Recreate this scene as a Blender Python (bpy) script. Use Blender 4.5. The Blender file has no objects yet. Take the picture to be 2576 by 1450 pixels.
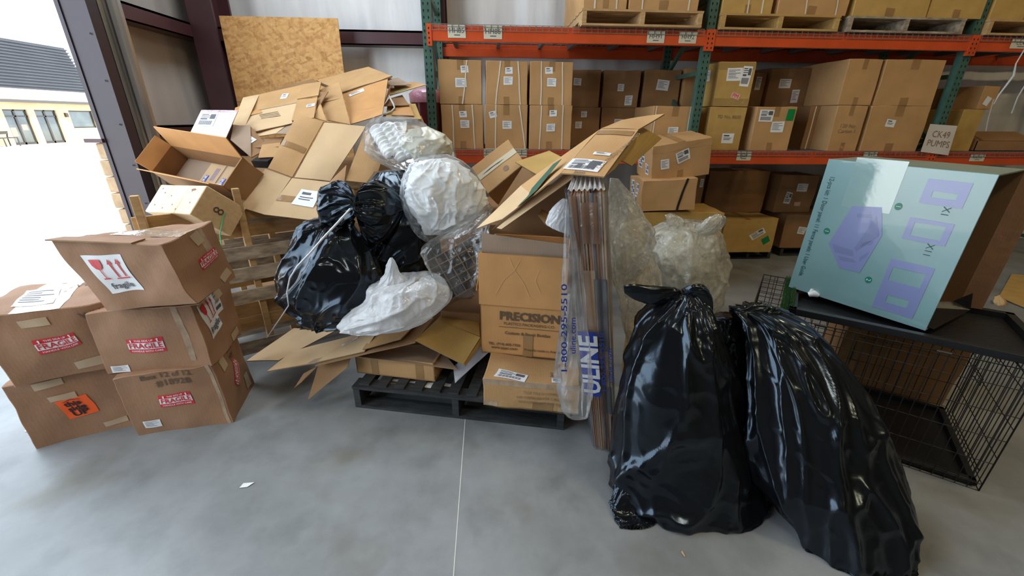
import bpy, bmesh, math, random
from mathutils import Vector, Matrix, noise
random.seed(7)
S = bpy.context.scene
COL = S.collection
R_ = math.radians

# ------------------------------------------------------------------ camera
FPX, PITCH, ROLL, YAW, CAMH = 1042.665, .38768, .00915865, .05808403, 1.58
FW = Vector((math.sin(YAW)*math.cos(PITCH), math.cos(YAW)*math.cos(PITCH), -math.sin(PITCH)))
_R0 = Vector((math.cos(YAW), -math.sin(YAW), 0)); _U0 = _R0.cross(FW)
RT = math.cos(ROLL)*_R0 + math.sin(ROLL)*_U0
UP = -math.sin(ROLL)*_R0 + math.cos(ROLL)*_U0
cd = bpy.data.cameras.new('camera'); cam = bpy.data.objects.new('camera', cd); COL.objects.link(cam)
cd.sensor_fit = 'HORIZONTAL'; cd.sensor_width = 36.0; cd.lens = FPX/2576*36; cd.clip_start = .05; cd.clip_end = 300
M = Matrix((RT, UP, -FW)).transposed().to_4x4(); M.translation = (0, 0, CAMH)
cam.matrix_world = M
S.camera = cam

def P(px, py, Y):
    """point seen at photo pixel (px, py) whose depth coordinate is Y"""
    d = RT*((px-1288)/FPX) - UP*((py-725)/FPX) + FW
    return Vector((0, 0, CAMH)) + d*(Y/d.y)
def PZ(px, py, z):
    d = RT*((px-1288)/FPX) - UP*((py-725)/FPX) + FW
    return Vector((0, 0, CAMH)) + d*((z-CAMH)/d.z)
def PX(px, py, x):
    d = RT*((px-1288)/FPX) - UP*((py-725)/FPX) + FW
    return Vector((0, 0, CAMH)) + d*(x/d.x)

# ------------------------------------------------------------------ world, sun, lamps, exposure
S.view_settings.view_transform = 'Standard'; S.view_settings.look = 'None'
S.view_settings.exposure = 0.0; S.view_settings.gamma = 1.0; S.view_settings.use_curve_mapping = False
W = bpy.data.worlds.new('sky'); S.world = W; W.use_nodes = True
bg = W.node_tree.nodes['Background']; bg.inputs['Color'].default_value = (.76, .88, 1.0, 1); bg.inputs['Strength'].default_value = 4.9
def sun(energy, d, col, ang):
    l = bpy.data.lights.new('sun', 'SUN'); l.energy = energy; l.color = col; l.angle = R_(ang)
    o = bpy.data.objects.new('sun', l); COL.objects.link(o)
    o.rotation_euler = Vector(d).to_track_quat('-Z', 'Y').to_euler()
sun(13, (-.30, .42, -.86), (1, .93, .80), .6)
def lamp(name, loc, sx, sy, energy, col, aim=(0, 0, -1)):
    l = bpy.data.lights.new(name, 'AREA'); l.shape = 'RECTANGLE'; l.size = sx; l.size_y = sy; l.energy = energy; l.color = col
    o = bpy.data.objects.new(name, l); COL.objects.link(o); o.location = loc
    o.rotation_euler = Vector(aim).to_track_quat('-Z', 'Y').to_euler()
    return o
WARM = (1, .79, .45)
lamp('high_bay_lamp', (3.2, .8, 5.6), 1.2, .5, 66, WARM)
lamp('high_bay_lamp', (7.5, .8, 5.6), 1.2, .5, 50, WARM)
lamp('high_bay_lamp', (.2, -1.8, 5.6), 1.2, .5, 45, (1, .88, .70))
lamp('high_bay_lamp', (5.0, -4.0, 5.6), 1.2, .5, 50, WARM)
lamp('rear_fill_light', (-1.2, 4.0, 5.72), 1.5, 2.4, 120, (.86, .94, 1.0))  # added fill light for rear wall and heap tops; the ceiling has no opening
# daylight sampling through the large door opening
pl = lamp('door_daylight_portal', (-3.3, 1.5, 2.45), 4.6, 4.8, 1, (1, 1, 1), (1, 0, 0)); pl.data.cycles.is_portal = True

# ------------------------------------------------------------------ materials
MATS = {}
def srgb(r, g, b):
    f = lambda c: ((c/255+.055)/1.055)**2.4 if c/255 > .04045 else c/255/12.92
    return (f(r), f(g), f(b))
def mat(name, col, rough=.6, metal=0, spec=.5, noise_amt=0, noise_scale=8, bump=0, bump_scale=40, stripe=0, stripe_scale=140, coat=0, emis=None, coords='Object', stretch=(1, 1, 1)):
    if name in MATS: return MATS[name]
    m = bpy.data.materials.new(name); m.use_nodes = True; nt = m.node_tree; n = nt.nodes; L = nt.links
    b = n['Principled BSDF']; b.inputs['Roughness'].default_value = rough; b.inputs['Metallic'].default_value = metal
    b.inputs['Specular IOR Level'].default_value = spec; b.inputs['Coat Weight'].default_value = coat
    b.inputs['Base Color'].default_value = (*col, 1)
    tc = n.new('ShaderNodeTexCoord'); mp = n.new('ShaderNodeMapping'); L.new(tc.outputs[coords], mp.inputs[0]); mp.inputs['Scale'].default_value = stretch
    src = None
    if noise_amt:
        t = n.new('ShaderNodeTexNoise'); t.inputs['Scale'].default_value = noise_scale; t.inputs['Detail'].default_value = 6
        L.new(mp.outputs[0], t.inputs['Vector'])
        mr = n.new('ShaderNodeMapRange'); mr.inputs[3].default_value = 1-noise_amt; mr.inputs[4].default_value = 1+noise_amt
        mr.inputs[1].default_value = .3; mr.inputs[2].default_value = .7
        L.new(t.outputs['Fac'], mr.inputs[0]); src = mr.outputs[0]
    if stripe:
        w = n.new('ShaderNodeTexWave'); w.wave_type = 'BANDS'; w.bands_direction = 'X'; w.inputs['Scale'].default_value = stripe_scale/6.28
        w.inputs['Distortion'].default_value = .4
        u = n.new('ShaderNodeUVMap'); L.new(u.outputs[0], w.inputs['Vector'])
        mr2 = n.new('ShaderNodeMapRange'); mr2.inputs[3].default_value = 1-stripe; mr2.inputs[4].default_value = 1+stripe; L.new(w.outputs['Fac'], mr2.inputs[0])
        if src:
            mu = n.new('ShaderNodeMath'); mu.operation = 'MULTIPLY'; L.new(src, mu.inputs[0]); L.new(mr2.outputs[0], mu.inputs[1]); src = mu.outputs[0]
        else: src = mr2.outputs[0]
    if src:
        vm = n.new('ShaderNodeVectorMath'); vm.operation = 'SCALE'; vm.inputs[0].default_value = col; L.new(src, vm.inputs['Scale'])
        L.new(vm.outputs[0], b.inputs['Base Color'])
    if bump:
        t2 = n.new('ShaderNodeTexNoise'); t2.inputs['Scale'].default_value = bump_scale; t2.inputs['Detail'].default_value = 4; L.new(mp.outputs[0], t2.inputs['Vector'])
        bp = n.new('ShaderNodeBump'); bp.inputs['Strength'].default_value = bump; bp.inputs['Distance'].default_value = .01
        L.new(t2.outputs['Fac'], bp.inputs['Height']); L.new(bp.outputs[0], b.inputs['Normal'])
    if emis: b.inputs['Emission Color'].default_value = (*col, 1); b.inputs['Emission Strength'].default_value = emis
    MATS[name] = m; return m
def film(name, col, alpha, rough=.12, var=.25, scale=9, bump=.5, trans=.4, gloss=.9):
    """thin clear plastic: see-through mixed with a milky, glossy film"""
    m = bpy.data.materials.new(name); m.use_nodes = True; nt = m.node_tree; n = nt.nodes; L = nt.links; n.clear()
    out = n.new('ShaderNodeOutputMaterial'); tr = n.new('ShaderNodeBsdfTransparent'); tr.inputs[0].default_value = (.97, .98, .98, 1)
    df = n.new('ShaderNodeBsdfDiffuse'); df.inputs[0].default_value = (*col, 1); tl = n.new('ShaderNodeBsdfTranslucent'); tl.inputs[0].default_value = (*col, 1)
    gl = n.new('ShaderNodeBsdfGlossy'); gl.inputs['Roughness'].default_value = rough
    mx = n.new('ShaderNodeMixShader'); mx.inputs[0].default_value = trans; L.new(df.outputs[0], mx.inputs[1]); L.new(tl.outputs[0], mx.inputs[2])
    tc = n.new('ShaderNodeTexCoord'); t = n.new('ShaderNodeTexNoise'); t.inputs['Scale'].default_value = scale; t.inputs['Detail'].default_value = 5; t.inputs['Distortion'].default_value = 1.5
    L.new(tc.outputs['Object'], t.inputs['Vector'])
    mr = n.new('ShaderNodeMapRange'); mr.inputs[1].default_value = .35; mr.inputs[2].default_value = .65; mr.inputs[3].default_value = alpha-var; mr.inputs[4].default_value = alpha+var; L.new(t.outputs['Fac'], mr.inputs[0])
    m1 = n.new('ShaderNodeMixShader'); L.new(mr.outputs[0], m1.inputs[0]); L.new(tr.outputs[0], m1.inputs[1]); L.new(mx.outputs[0], m1.inputs[2])
    fr = n.new('ShaderNodeFresnel'); fr.inputs[0].default_value = 1.5
    t3 = n.new('ShaderNodeTexNoise'); t3.inputs['Scale'].default_value = scale*2.2; t3.inputs['Detail'].default_value = 3; t3.inputs['Distortion'].default_value = 2.5; L.new(tc.outputs['Object'], t3.inputs['Vector'])
    bp = n.new('ShaderNodeBump'); bp.inputs['Strength'].default_value = bump; bp.inputs['Distance'].default_value = .02; L.new(t3.outputs['Fac'], bp.inputs['Height'])
    for q in (gl, df, fr): L.new(bp.outputs[0], q.inputs['Normal'])
    ml = n.new('ShaderNodeMath'); ml.operation = 'MULTIPLY_ADD'; ml.inputs[1].default_value = gloss; ml.inputs[2].default_value = .03; L.new(fr.outputs[0], ml.inputs[0])
    m2 = n.new('ShaderNodeMixShader'); L.new(ml.outputs[0], m2.inputs[0]); L.new(m1.outputs[0], m2.inputs[1]); L.new(gl.outputs[0], m2.inputs[2]); L.new(m2.outputs[0], out.inputs[0])
    MATS[name] = m; return m

KR = (.50, .295, .13)
CARD = mat('kraft_cardboard', KR, .75, noise_amt=.10, noise_scale=5, stripe=.022, bump=.15, bump_scale=60, spec=.3)
CARD_DK = mat('brown_and_shaded_cardboard', (.30, .165, .075), .75, noise_amt=.10, noise_scale=5, stripe=.03, bump=.15, spec=.3)  # brown board, also standing in for kraft board in shade
CARD_PK = mat('rosy_brown_cardboard', (.335, .185, .105), .72, noise_amt=.12, noise_scale=4, stripe=.03, bump=.35, bump_scale=18, spec=.35)
CARD_LT = mat('pale_kraft_cardboard', (.60, .42, .24), .75, noise_amt=.08, noise_scale=4, stripe=.02, stripe_scale=220, bump=.15, spec=.3)
CARD_GR = mat('greyish_cardboard_inside', (.36, .26, .185), .8, noise_amt=.07, stripe=.02, spec=.25)
CARD_OR = mat('corrugated_orange_cardboard', (.56, .29, .11), .72, noise_amt=.08, stripe=.10, stripe_scale=420, spec=.3)
CARD_YL = mat('yellow_kraft_cardboard', (.50, .32, .10), .7, noise_amt=.10, stripe=.03, spec=.35)
EDGE = mat('cardboard_edge', (.30, .19, .10), .9)
TAPE = mat('brown_packing_tape', (.33, .19, .08), .22, noise_amt=.1, spec=.6)
TAPE_CL = mat('clear_packing_tape', (.42, .30, .20), .12, noise_amt=.18, noise_scale=20, spec=.8, bump=.4, bump_scale=30)
TAPE_PL = mat('pale_tape_patch', (.50, .37, .24), .35, spec=.5)
TAPE_WH = mat('paper_tape', (.62, .54, .38), .6)
PAPER = mat('label_paper', (.80, .82, .84), .5)
INK = mat('label_print', (.10, .10, .12), .6)
INKBR = mat('brown_print', (.12, .075, .045), .7)
INKFADE = mat('faded_print', (.26, .17, .10), .7)
RED = mat('label_red', (.62, .03, .04), .45)
GREEN = mat('label_green', (.0, .22, .05), .45)
ORG = mat('sticker_orange', (1.0, .13, .02), .5)
STRAPW = mat('white_strapping', (.72, .66, .56), .35)
BLACK = mat('black_paint', (.012, .012, .013), .5)
PLBLACK = mat('black_plastic', (.014, .015, .017), .38, bump=.2)
WIRE = mat('black_wire', (.015, .015, .016), .4, spec=.6)
GALV = mat('galvanised_wire', (.32, .32, .32), .4, metal=.7)
STEEL = mat('galvanised_steel', (.45, .46, .48), .33, metal=.85, noise_amt=.12, noise_scale=30, stretch=(1, 1, .08))
ORANGE = mat('rack_orange_paint', (.62, .085, .02), .35, noise_amt=.1, noise_scale=6, coat=.2)
RGREEN = mat('rack_green_paint', (.055, .125, .10), .35, noise_amt=.15, noise_scale=12)
PURP = mat('red_oxide_steel', (.075, .028, .034), .38, noise_amt=.12, noise_scale=5)
WOOD = mat('pallet_wood', (.50, .32, .15), .75, noise_amt=.22, noise_scale=4, stretch=(1.6, 9, 9), bump=.3, bump_scale=30)
WOODG = mat('weathered_pallet_wood', (.34, .28, .21), .85, noise_amt=.5, noise_scale=4, stretch=(2.5, 8, 8), bump=.4, bump_scale=30)
WOODB = mat('black_painted_wood', (.028, .032, .034), .7, noise_amt=.5, noise_scale=10, stretch=(1, 5, 5), bump=.3)
PINE = mat('pale_pine', (.72, .52, .30), .55, noise_amt=.12, noise_scale=5, stretch=(1, 7, 7))
BAGBK = mat('black_bin_liner', (.006, .0065, .008), .19, spec=.7, bump=.28, bump_scale=9)
BAGBK.node_tree.nodes['Principled BSDF'].inputs['Specular Tint'].default_value = (.62, .80, 1, 1)  # tint puts the blue of the sky reflection into the highlights
FILM = film('clear_film', (.93, .95, .97), .14, var=.10, bump=.15, gloss=.55)
FILMW = film('milky_film', (.93, .95, .98), .80, var=.16, trans=.45, bump=.3, gloss=.6)
FILMY = film('clear_film_yellowish', (.95, .95, .86), .48, var=.25, trans=.5, gloss=.7)
FILMT = film('taut_clear_film', (.85, .87, .90), .06, var=.05, gloss=.55, scale=5, bump=.25)
FOAM = mat('white_foam', (.90, .92, .94), .5, bump=.4, bump_scale=25)

# ------------------------------------------------------------------ object helpers
def tag(o, label=None, cat=None, group=None, kind=None):
    if label: o['label'] = label
    if cat: o['category'] = cat
    if group: o['group'] = group
    if kind: o['kind'] = kind
    return o
def empty(name, label, cat, mtx=None, group=None):
    o = bpy.data.objects.new(name, None); COL.objects.link(o); o.empty_display_size = .1
    if mtx is not None: o.matrix_world = mtx if isinstance(mtx, Matrix) else Matrix.Translation(mtx)
    return tag(o, label, cat, group)
def link_mesh(name, me, parent=None, mats=(), smooth=False, sharp=None):
    o = bpy.data.objects.new(name, me); COL.objects.link(o)
    for m in mats: me.materials.append(m)
    if smooth:
        me.shade_smooth()
        if sharp: me.set_sharp_from_angle(angle=R_(sharp))
    if parent: o.parent = parent
    return o
def world_children(root):
    """parts were modelled in room coordinates: keep them there while the root stands at the thing's base"""
    inv = root.matrix_basis.inverted()
    for c in COL.objects:
        if c.parent is root: c.matrix_parent_inverse = inv
class MB:
    """collects boxes, quads and tubes for one mesh"""
    def __init__(s): s.v = []; s.f = []; s.mi = []; s.uv = []
    def quad(s, pts, mi=0, uv=None):
        k = len(s.v); s.v += [tuple(p) for p in pts]; s.f.append(tuple(range(k, k+len(pts)))); s.mi.append(mi)
        s.uv.append(uv or ([(0, 0), (1, 0), (1, 1), (0, 1)][:len(pts)] if len(pts) <= 4 else [(0, 0)]*len(pts)))
        return s
    def box(s, a, b, mi=0, M=None):
        x0, y0, z0 = a; x1, y1, z1 = b
        c = [Vector(q) for q in ((x0, y0, z0), (x1, y0, z0), (x1, y1, z0), (x0, y1, z0), (x0, y0, z1), (x1, y0, z1), (x1, y1, z1), (x0, y1, z1))]
        if M is not None: c = [M @ q for q in c]
        k = len(s.v); s.v += [tuple(q) for q in c]
        for q in ((0, 3, 2, 1), (4, 5, 6, 7), (0, 1, 5, 4), (1, 2, 6, 5), (2, 3, 7, 6), (3, 0, 4, 7)):
            s.f.append(tuple(k+i for i in q)); s.mi.append(mi)
            w = (c[q[1]]-c[q[0]]).length; h = (c[q[3]]-c[q[0]]).length; s.uv.append([(0, 0), (w, 0), (w, h), (0, h)])
        return s
    def beam(s, p, q, w, h, up=(0, 0, 1), mi=0):
        """rectangular bar from p to q, w wide and h high"""
        p, q = Vector(p), Vector(q); x = (q-p).normalized(); u = Vector(up); y = u.cross(x)
        if y.length < 1e-4: y = Vector((1, 0, 0)).cross(x)
        y.normalize(); z = x.cross(y)
        M = Matrix((x, y, z)).transposed().to_4x4(); M.translation = p
        return s.box((0, -w/2, -h/2), ((q-p).length, w/2, h/2), mi, M)
    def tube(s, pts, r, n=6, mi=0):
        pts = [Vector(p) for p in pts]; k0 = len(s.v)
        for i, p in enumerate(pts):
            t = (pts[min(i+1, len(pts)-1)]-pts[max(i-1, 0)]).normalized()
            a = t.orthogonal().normalized() if i == 0 else (a - t*a.dot(t)).normalized()
            b = t.cross(a); rr = r[i] if isinstance(r, (list, tuple)) else r
            for j in range(n): s.v.append(tuple(p + a*(rr*math.cos(6.28318*j/n)) + b*(rr*math.sin(6.28318*j/n))))
        for i in range(len(pts)-1):
            for j in range(n):
                s.f.append((k0+i*n+j, k0+i*n+(j+1) % n, k0+(i+1)*n+(j+1) % n, k0+(i+1)*n+j)); s.mi.append(mi); s.uv.append([(0, 0)]*4)
        return s
    def build(s, name, mats, parent=None, smooth=False, sharp=None, bevel=0):
        me = bpy.data.meshes.new(name); me.from_pydata(s.v, [], s.f)
        me.polygons.foreach_set('material_index', s.mi)
        uvl = me.uv_layers.new(name='UVMap'); flat = [c for f in s.uv for p in f for c in p]; uvl.data.foreach_set('uv', flat)
        me.update()
        o = link_mesh(name, me, parent, mats if isinstance(mats, (list, tuple)) else [mats], smooth, sharp)
        if bevel:
            b = o.modifiers.new('bevel', 'BEVEL'); b.width = bevel; b.segments = 2; b.limit_method = 'ANGLE'
        return o
def rotv(yaw, tilt=(0, 0)):
    m = Matrix.Rotation(R_(yaw), 4, 'Z')
    a = math.hypot(*tilt)
    if a > 1e-6: m = m @ Matrix.Rotation(R_(a), 4, Vector((tilt[0], tilt[1], 0)))
    return m
TXT = {}
def text_mesh(t, bold=.0):
    if (t, bold) in TXT: return TXT[(t, bold)]
    c = bpy.data.curves.new('lettering', 'FONT'); c.body = t; c.resolution_u = 2; c.offset = bold; c.align_x = 'CENTER'; c.align_y = 'CENTER'; c.fill_mode = 'FRONT'
    o = bpy.data.objects.new('lettering', c); me = bpy.data.meshes.new_from_object(o)
    bm = bmesh.new(); bm.from_mesh(me); bm.verts.ensure_lookup_table()
    vs = [(v.co.x, v.co.y) for v in bm.verts]; fs = [tuple(v.index for v in f.verts) for f in bm.faces]; bm.free()
    bpy.data.objects.remove(o); bpy.data.curves.remove(c); bpy.data.meshes.remove(me)
    TXT[(t, bold)] = (vs, fs); return vs, fs
class Face:
    """maps (u, v, off) in metres onto a surface, for labels, tape and lettering"""
    def __init__(s, fn, parent): s.fn = fn; s.parent = parent
    def patch(s, name, u, v, w, h, m, rot=0, off=.0025, n=8, parent=None, m2=None, lines=None, label=None, shape=None):
        mb = MB(); c, sn = math.cos(R_(rot)), math.sin(R_(rot))
        tr = lambda a, b: (u+a*c-b*sn, v+a*sn+b*c)
        if shape:
            mb.quad([s.fn(*tr(a*w/2, b*h/2), off) for a, b in shape])
        else:
            for i in range(n):
                for j in range(n):
                    q = [(i/n, j/n), ((i+1)/n, j/n), ((i+1)/n, (j+1)/n), (i/n, (j+1)/n)]
                    mb.quad([s.fn(*tr((a-.5)*w, (b-.5)*h), off) for a, b in q], 0, [(a*w, b*h) for a, b in q])
        for l in (lines or []):   # (x0,y0,x1,y1[,mi]) in fractions of the label
            x0, y0, x1, y1 = l[:4]; k = 3
            for i in range(k):
                xa = x0+(x1-x0)*i/k; xb = x0+(x1-x0)*(i+1)/k
                mb.quad([s.fn(*tr((a-.5)*w, (b-.5)*h), off+.0008) for a, b in ((xa, y0), (xb, y0), (xb, y1), (xa, y1))], l[4] if len(l) > 4 else 1)
        o = mb.build(name, [m]+([m2] if m2 and not isinstance(m2, list) else (m2 or [INK])), parent or s.parent)
        if label: o['label'] = label
        return o
    def text(s, t, u, v, size, m, rot=0, off=.003, sx=1, parent=None, name='lettering', bold=0.0):
        vs, fs = text_mesh(t, bold); c, sn = math.cos(R_(rot)), math.sin(R_(rot))
        mb = MB(); mb.v = [tuple(s.fn(u+(x*size*sx*c-y*size*sn), v+(x*size*sx*sn+y*size*c), off)) for x, y in vs]
        mb.f = fs; mb.mi = [0]*len(fs); mb.uv = [[(0, 0)]*len(f) for f in fs]
        return mb.build(name, m, parent or s.parent)
LINES_A = [(.1, .82-.12*i, .1+random.Random(i).uniform(.4, .8), .82-.12*i+.04) for i in range(6)]
BAR = [(.08, .1, .08+.0, .1)] and [(.1+.035*i, .12, .1+.035*i+(.02 if i % 3 else .012), .42) for i in range(22)]
LINES_B = BAR + [(.1, .85, .5, .9), (.1, .76, .7, .80), (.1, .66, .6, .70), (.62, .55, .92, .9), (.1, .5, .5, .6)]
LINES_C = [(.15, .7, .6, .85), (.15, .5, .8, .56), (.15, .36, .7, .42)]

class Carton:
    def __init__(s, name, label, cat, o, yaw, tilt, dims, m, group=None, amp=.003, res=6, warp=None, mtx=None, closed=True, seam=True, parent_matrix=None):
        s.d = dims; s.amp = amp; s.seed = Vector((random.uniform(0, 50), random.uniform(0, 50), random.uniform(0, 50))); s.warp = warp
        mt = mtx if mtx is not None else Matrix.Translation(Vector(o)) @ rotv(yaw, tilt)
        s.root = empty(name, label, cat, mt, group)
        if closed:
            mb = MB()
            for f in 'frblts':
                f = {'s': 'd'}.get(f, f); W_, H_ = s.size(f)
                for i in range(res):
                    for j in range(res):
                        q = [(i/res, j/res), ((i+1)/res, j/res), ((i+1)/res, (j+1)/res), (i/res, (j+1)/res)]
                        mb.quad([s.pt(f, a*W_, b*H_, 0) for a, b in q], 0, [(a*W_, b*H_) for a, b in q])
            o = mb.build('carton_body', m, s.root)
            bm = bmesh.new(); bm.from_mesh(o.data); bmesh.ops.remove_doubles(bm, verts=bm.verts, dist=1e-5); bmesh.ops.recalc_face_normals(bm, faces=bm.faces); bm.to_mesh(o.data); bm.free()
            o.data.shade_smooth(); o.data.set_sharp_from_angle(angle=R_(45))
            b = o.modifiers.new('bevel', 'BEVEL'); b.width = .004; b.segments = 1; b.limit_method = 'ANGLE'; b.angle_limit = R_(50)
            s.body = o
    def size(s, f):
        w, d, h = s.d
        return {'f': (w, h), 'b': (w, h), 'r': (d, h), 'l': (d, h), 't': (w, d), 'd': (w, d)}[f]
    def pt(s, f, u, v, off):
        w, d, h = s.d
        p, n = {'f': ((u, 0, v), (0, -1, 0)), 'b': ((w-u, d, v), (0, 1, 0)), 'r': ((w, u, v), (1, 0, 0)), 'l': ((0, d-u, v), (-1, 0, 0)), 't': ((u, v, h), (0, 0, 1)), 'd': ((u, d-v, 0), (0, 0, -1))}[f]
        p = Vector(p); n = Vector(n)
        if s.amp: 
            k = s.amp*4; q = p*3.1+s.seed
            e = noise.noise_vector(q)*k + noise.noise_vector(q*3.3)*k*.35
            p0 = p.copy(); p = p+e
            if v < .001 and f in 'frbl': p.z = p0.z
        if s.warp:
            fx, fy, fz = min(max(p.x/w, 0), 1), min(max(p.y/d, 0), 1), min(max(p.z/h, 0), 1)
            for key, dl in s.warp.items():
                wt = 1
                for c, fr in zip(key, (fx, fy, fz)): wt *= fr if c == '1' else 1-fr
                p = p+Vector(dl)*wt
        return p+n*off
    def face(s, f): return Face(lambda u, v, off: s.pt(f, u, v, off), s.root)
    def label(s, f, fu, fv, w, h, m=None, rot=0, lines=None, m2=None, name='shipping_label', label=None):
        W_, H_ = s.size(f)
        return s.face(f).patch(name, fu*W_, fv*H_, w, h, m or PAPER, rot, lines=LINES_A if lines is None else lines, m2=m2, label=label)
    def tape(s, f, fu0, fu1, fv0, fv1, m=None, name='packing_tape', off=.0012):
        W_, H_ = s.size(f)
        return s.face(f).patch(name, (fu0+fu1)/2*W_, (fv0+fv1)/2*H_, (fu1-fu0)*W_, (fv1-fv0)*H_, m or TAPE, off=off, n=6)
    def text(s, f, t, fu, fv, size, m=None, rot=0, sx=1, name='lettering', parent=None, bold=0.0):
        W_, H_ = s.size(f)
        return s.face(f).text(t, fu*W_, fv*H_, size, m or INK, rot, sx=sx, name=name, parent=parent, bold=bold)

def panel(name, pts, m, parent=None, th=.005, n=(8, 6), amp=.006, bend=0, label=None, seed=None, uvs=1.0):
    """a cardboard board spanning four corner points (in order round the edge), with real thickness"""
    a, b, c, d = [Vector(p) for p in pts]; nu, nv = n
    nr = (b-a).cross(d-a).normalized(); sd = Vector((random.uniform(0, 90),)*3) if seed is None else Vector((seed,)*3)
    def pt(u, v, off=0):
        p = a*(1-u)*(1-v)+b*u*(1-v)+c*u*v+d*(1-u)*v
        e = noise.noise(p*4+sd)*amp*2 + noise.noise(p*11+sd)*amp*.6 + bend*math.sin(math.pi*u)
        return p+nr*(e*min(1, 8*min(u, 1-u, v, 1-v)+.35)+off)
    W_ = (b-a).length; H_ = (d-a).length; vs = []; fs = []; uv = []
    for k, off in ((0, th/2), (1, -th/2)):
        for j in range(nv+1):
            for i in range(nu+1): vs.append(tuple(pt(i/nu, j/nv, off)))
    N = (nu+1)*(nv+1); ix = lambda i, j, k: k*N+j*(nu+1)+i
    mi = []
    for j in range(nv):
        for i in range(nu):
            q = [(i, j), (i+1, j), (i+1, j+1), (i, j+1)]
            fs.append(tuple(ix(x, y, 0) for x, y in q)); uv.append([(x/nu*W_, y/nv*H_) for x, y in q]); mi.append(0)
            q = q[::-1]; fs.append(tuple(ix(x, y, 1) for x, y in q)); uv.append([(x/nu*W_, y/nv*H_) for x, y in q]); mi.append(0)
    def rim(l):
        for (x0, y0), (x1, y1) in zip(l, l[1:]): fs.append((ix(x0, y0, 0), ix(x0, y0, 1), ix(x1, y1, 1), ix(x1, y1, 0))); uv.append([(0, 0)]*4); mi.append(1)
    rim([(i, 0) for i in range(nu+1)]); rim([(nu, j) for j in range(nv+1)]); rim([(i, nv) for i in range(nu, -1, -1)]); rim([(0, j) for j in range(nv, -1, -1)])
    mb = MB(); mb.v = vs; mb.f = fs; mb.mi = mi; mb.uv = uv
    o = mb.build(name, [m, EDGE], parent, smooth=True, sharp=40)
    if label: o['label'] = label
    F = Face(lambda u, v, off: pt(u/W_, v/H_, th/2+off), parent); F.W = W_; F.H = H_; F.obj = o
    return F
def PP(Y, *px):
    """several pixels at one depth, or (px,py,Y) triples"""
    return [P(q[0], q[1], q[2] if len(q) > 2 else Y) for q in px]

def bag(name, label, cat, rows, m, root=None, nth=150, ns=110, amp=.02, f=5.5, pleat=(0, 0, 0), floor=None, wind=1.0, seed=0, group=None, open_top=False, fine=.6, hold=None):
    """a filled film bag: rows are (xL,yL,xR,yR,Y,depth_ratio) rings seen in the photo, top to bottom"""
    R3 = []
    for xl, yl, xr, yr, Y, k in rows:
        a, b = P(xl, yl, Y), P(xr, yr, Y); c = (a+b)/2; ax = (b-a)/2; L = ax.length; dx = ax.normalized()
        dp = Vector((0, 1, 0)); dp = (dp-dx*dp.dot(dx)).normalized()
        R3.append((c, ax, dp*(L*k)))
    def cr(t):
        n = len(R3)-1; x = t*n; i = min(int(x), n-1); u = x-i
        g = lambda j: R3[min(max(j, 0), n)]
        out = []
        for k in range(3):
            p0, p1, p2, p3 = g(i-1)[k], g(i)[k], g(i+1)[k], g(i+2)[k]
            out.append(.5*((2*p1)+(p2-p0)*u+(2*p0-5*p1+4*p2-p3)*u*u+(3*p1-p0-3*p2+p3)*u**3))
        return out
    sd = Vector((seed*7.3+3, seed*3.1, seed*5.7)); vs = []
    cen = [cr(j/ns) for j in range(ns+1)]
    for j in range(ns+1):
        t = j/ns; c, ax, bx = cen[j]
        capt = 1.0
        for i in range(nth):
            th = 6.283185*i/nth; e = ax*math.cos(th)+bx*math.sin(th); p = c+e; L = max(e.length, .004); nr = e/L
            tw = th+wind*t*1.1; c_, s_ = math.cos(tw), math.sin(tw)
            wv = noise.noise_vector(p*f*.35+sd)*.55
            n0 = noise.noise(p*f*.45+sd)
            n1 = noise.noise(Vector((c_*1.25, s_*1.25, t*1.5))+sd+wv)
            n2 = noise.noise(Vector((c_*2.3, s_*2.3, t*2.9))-sd+wv*1.4)
            n3 = noise.noise(p*f*1.9+sd+wv*2)
            r1 = max(0, 1-abs(n1)*6)**2; r2 = max(0, 1-abs(n2)*5.5)**2; r3 = max(0, 1-abs(n3)*4)**2
            dsp = amp*(n0*2.6+r1*1.0-abs(n1)*1.2+r2*.75-abs(n2)*.9+r3*fine*.55)
            if pleat[0]:
                k = math.exp(-((t-pleat[2])/pleat[1])**2)
                a1 = noise.noise(Vector((math.cos(th)*4.2, math.sin(th)*4.2, t*.8))+sd); a2 = noise.noise(Vector((math.cos(th)*9, math.sin(th)*9, t*.9))-sd)
                dsp += pleat[0]*k*L*((.5-abs(a1)*2.4)*1.3+(.4-abs(a2)*2)*.6)
            dsp *= min(1, L/.08)
            p = p+nr*dsp
            if floor is not None and p.z < floor+.003: p.z = floor+.003+ .0008*((i*7) % 3)
            if hold: p = hold(p)
            vs.append(tuple(p))
    mb = MB(); mb.v = vs
    for j in range(ns):
        for i in range(nth): mb.f.append((j*nth+i, (j+1)*nth+i, (j+1)*nth+(i+1) % nth, j*nth+(i+1) % nth))
    if not open_top: mb.f.append(tuple(range(nth)))
    mb.f.append(tuple(range(ns*nth+nth-1, ns*nth-1, -1)))
    mb.mi = [0]*len(mb.f); mb.uv = [[(0, 0)]*len(x) for x in mb.f]
    o = mb.build(name, m, root, smooth=True)
    sm = o.modifiers.new('smooth', 'SMOOTH'); sm.factor = .5; sm.iterations = 7 if nth > 100 else 1
    if root is None: tag(o, label, cat, group)
    elif label: o['label'] = label
    return o

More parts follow.
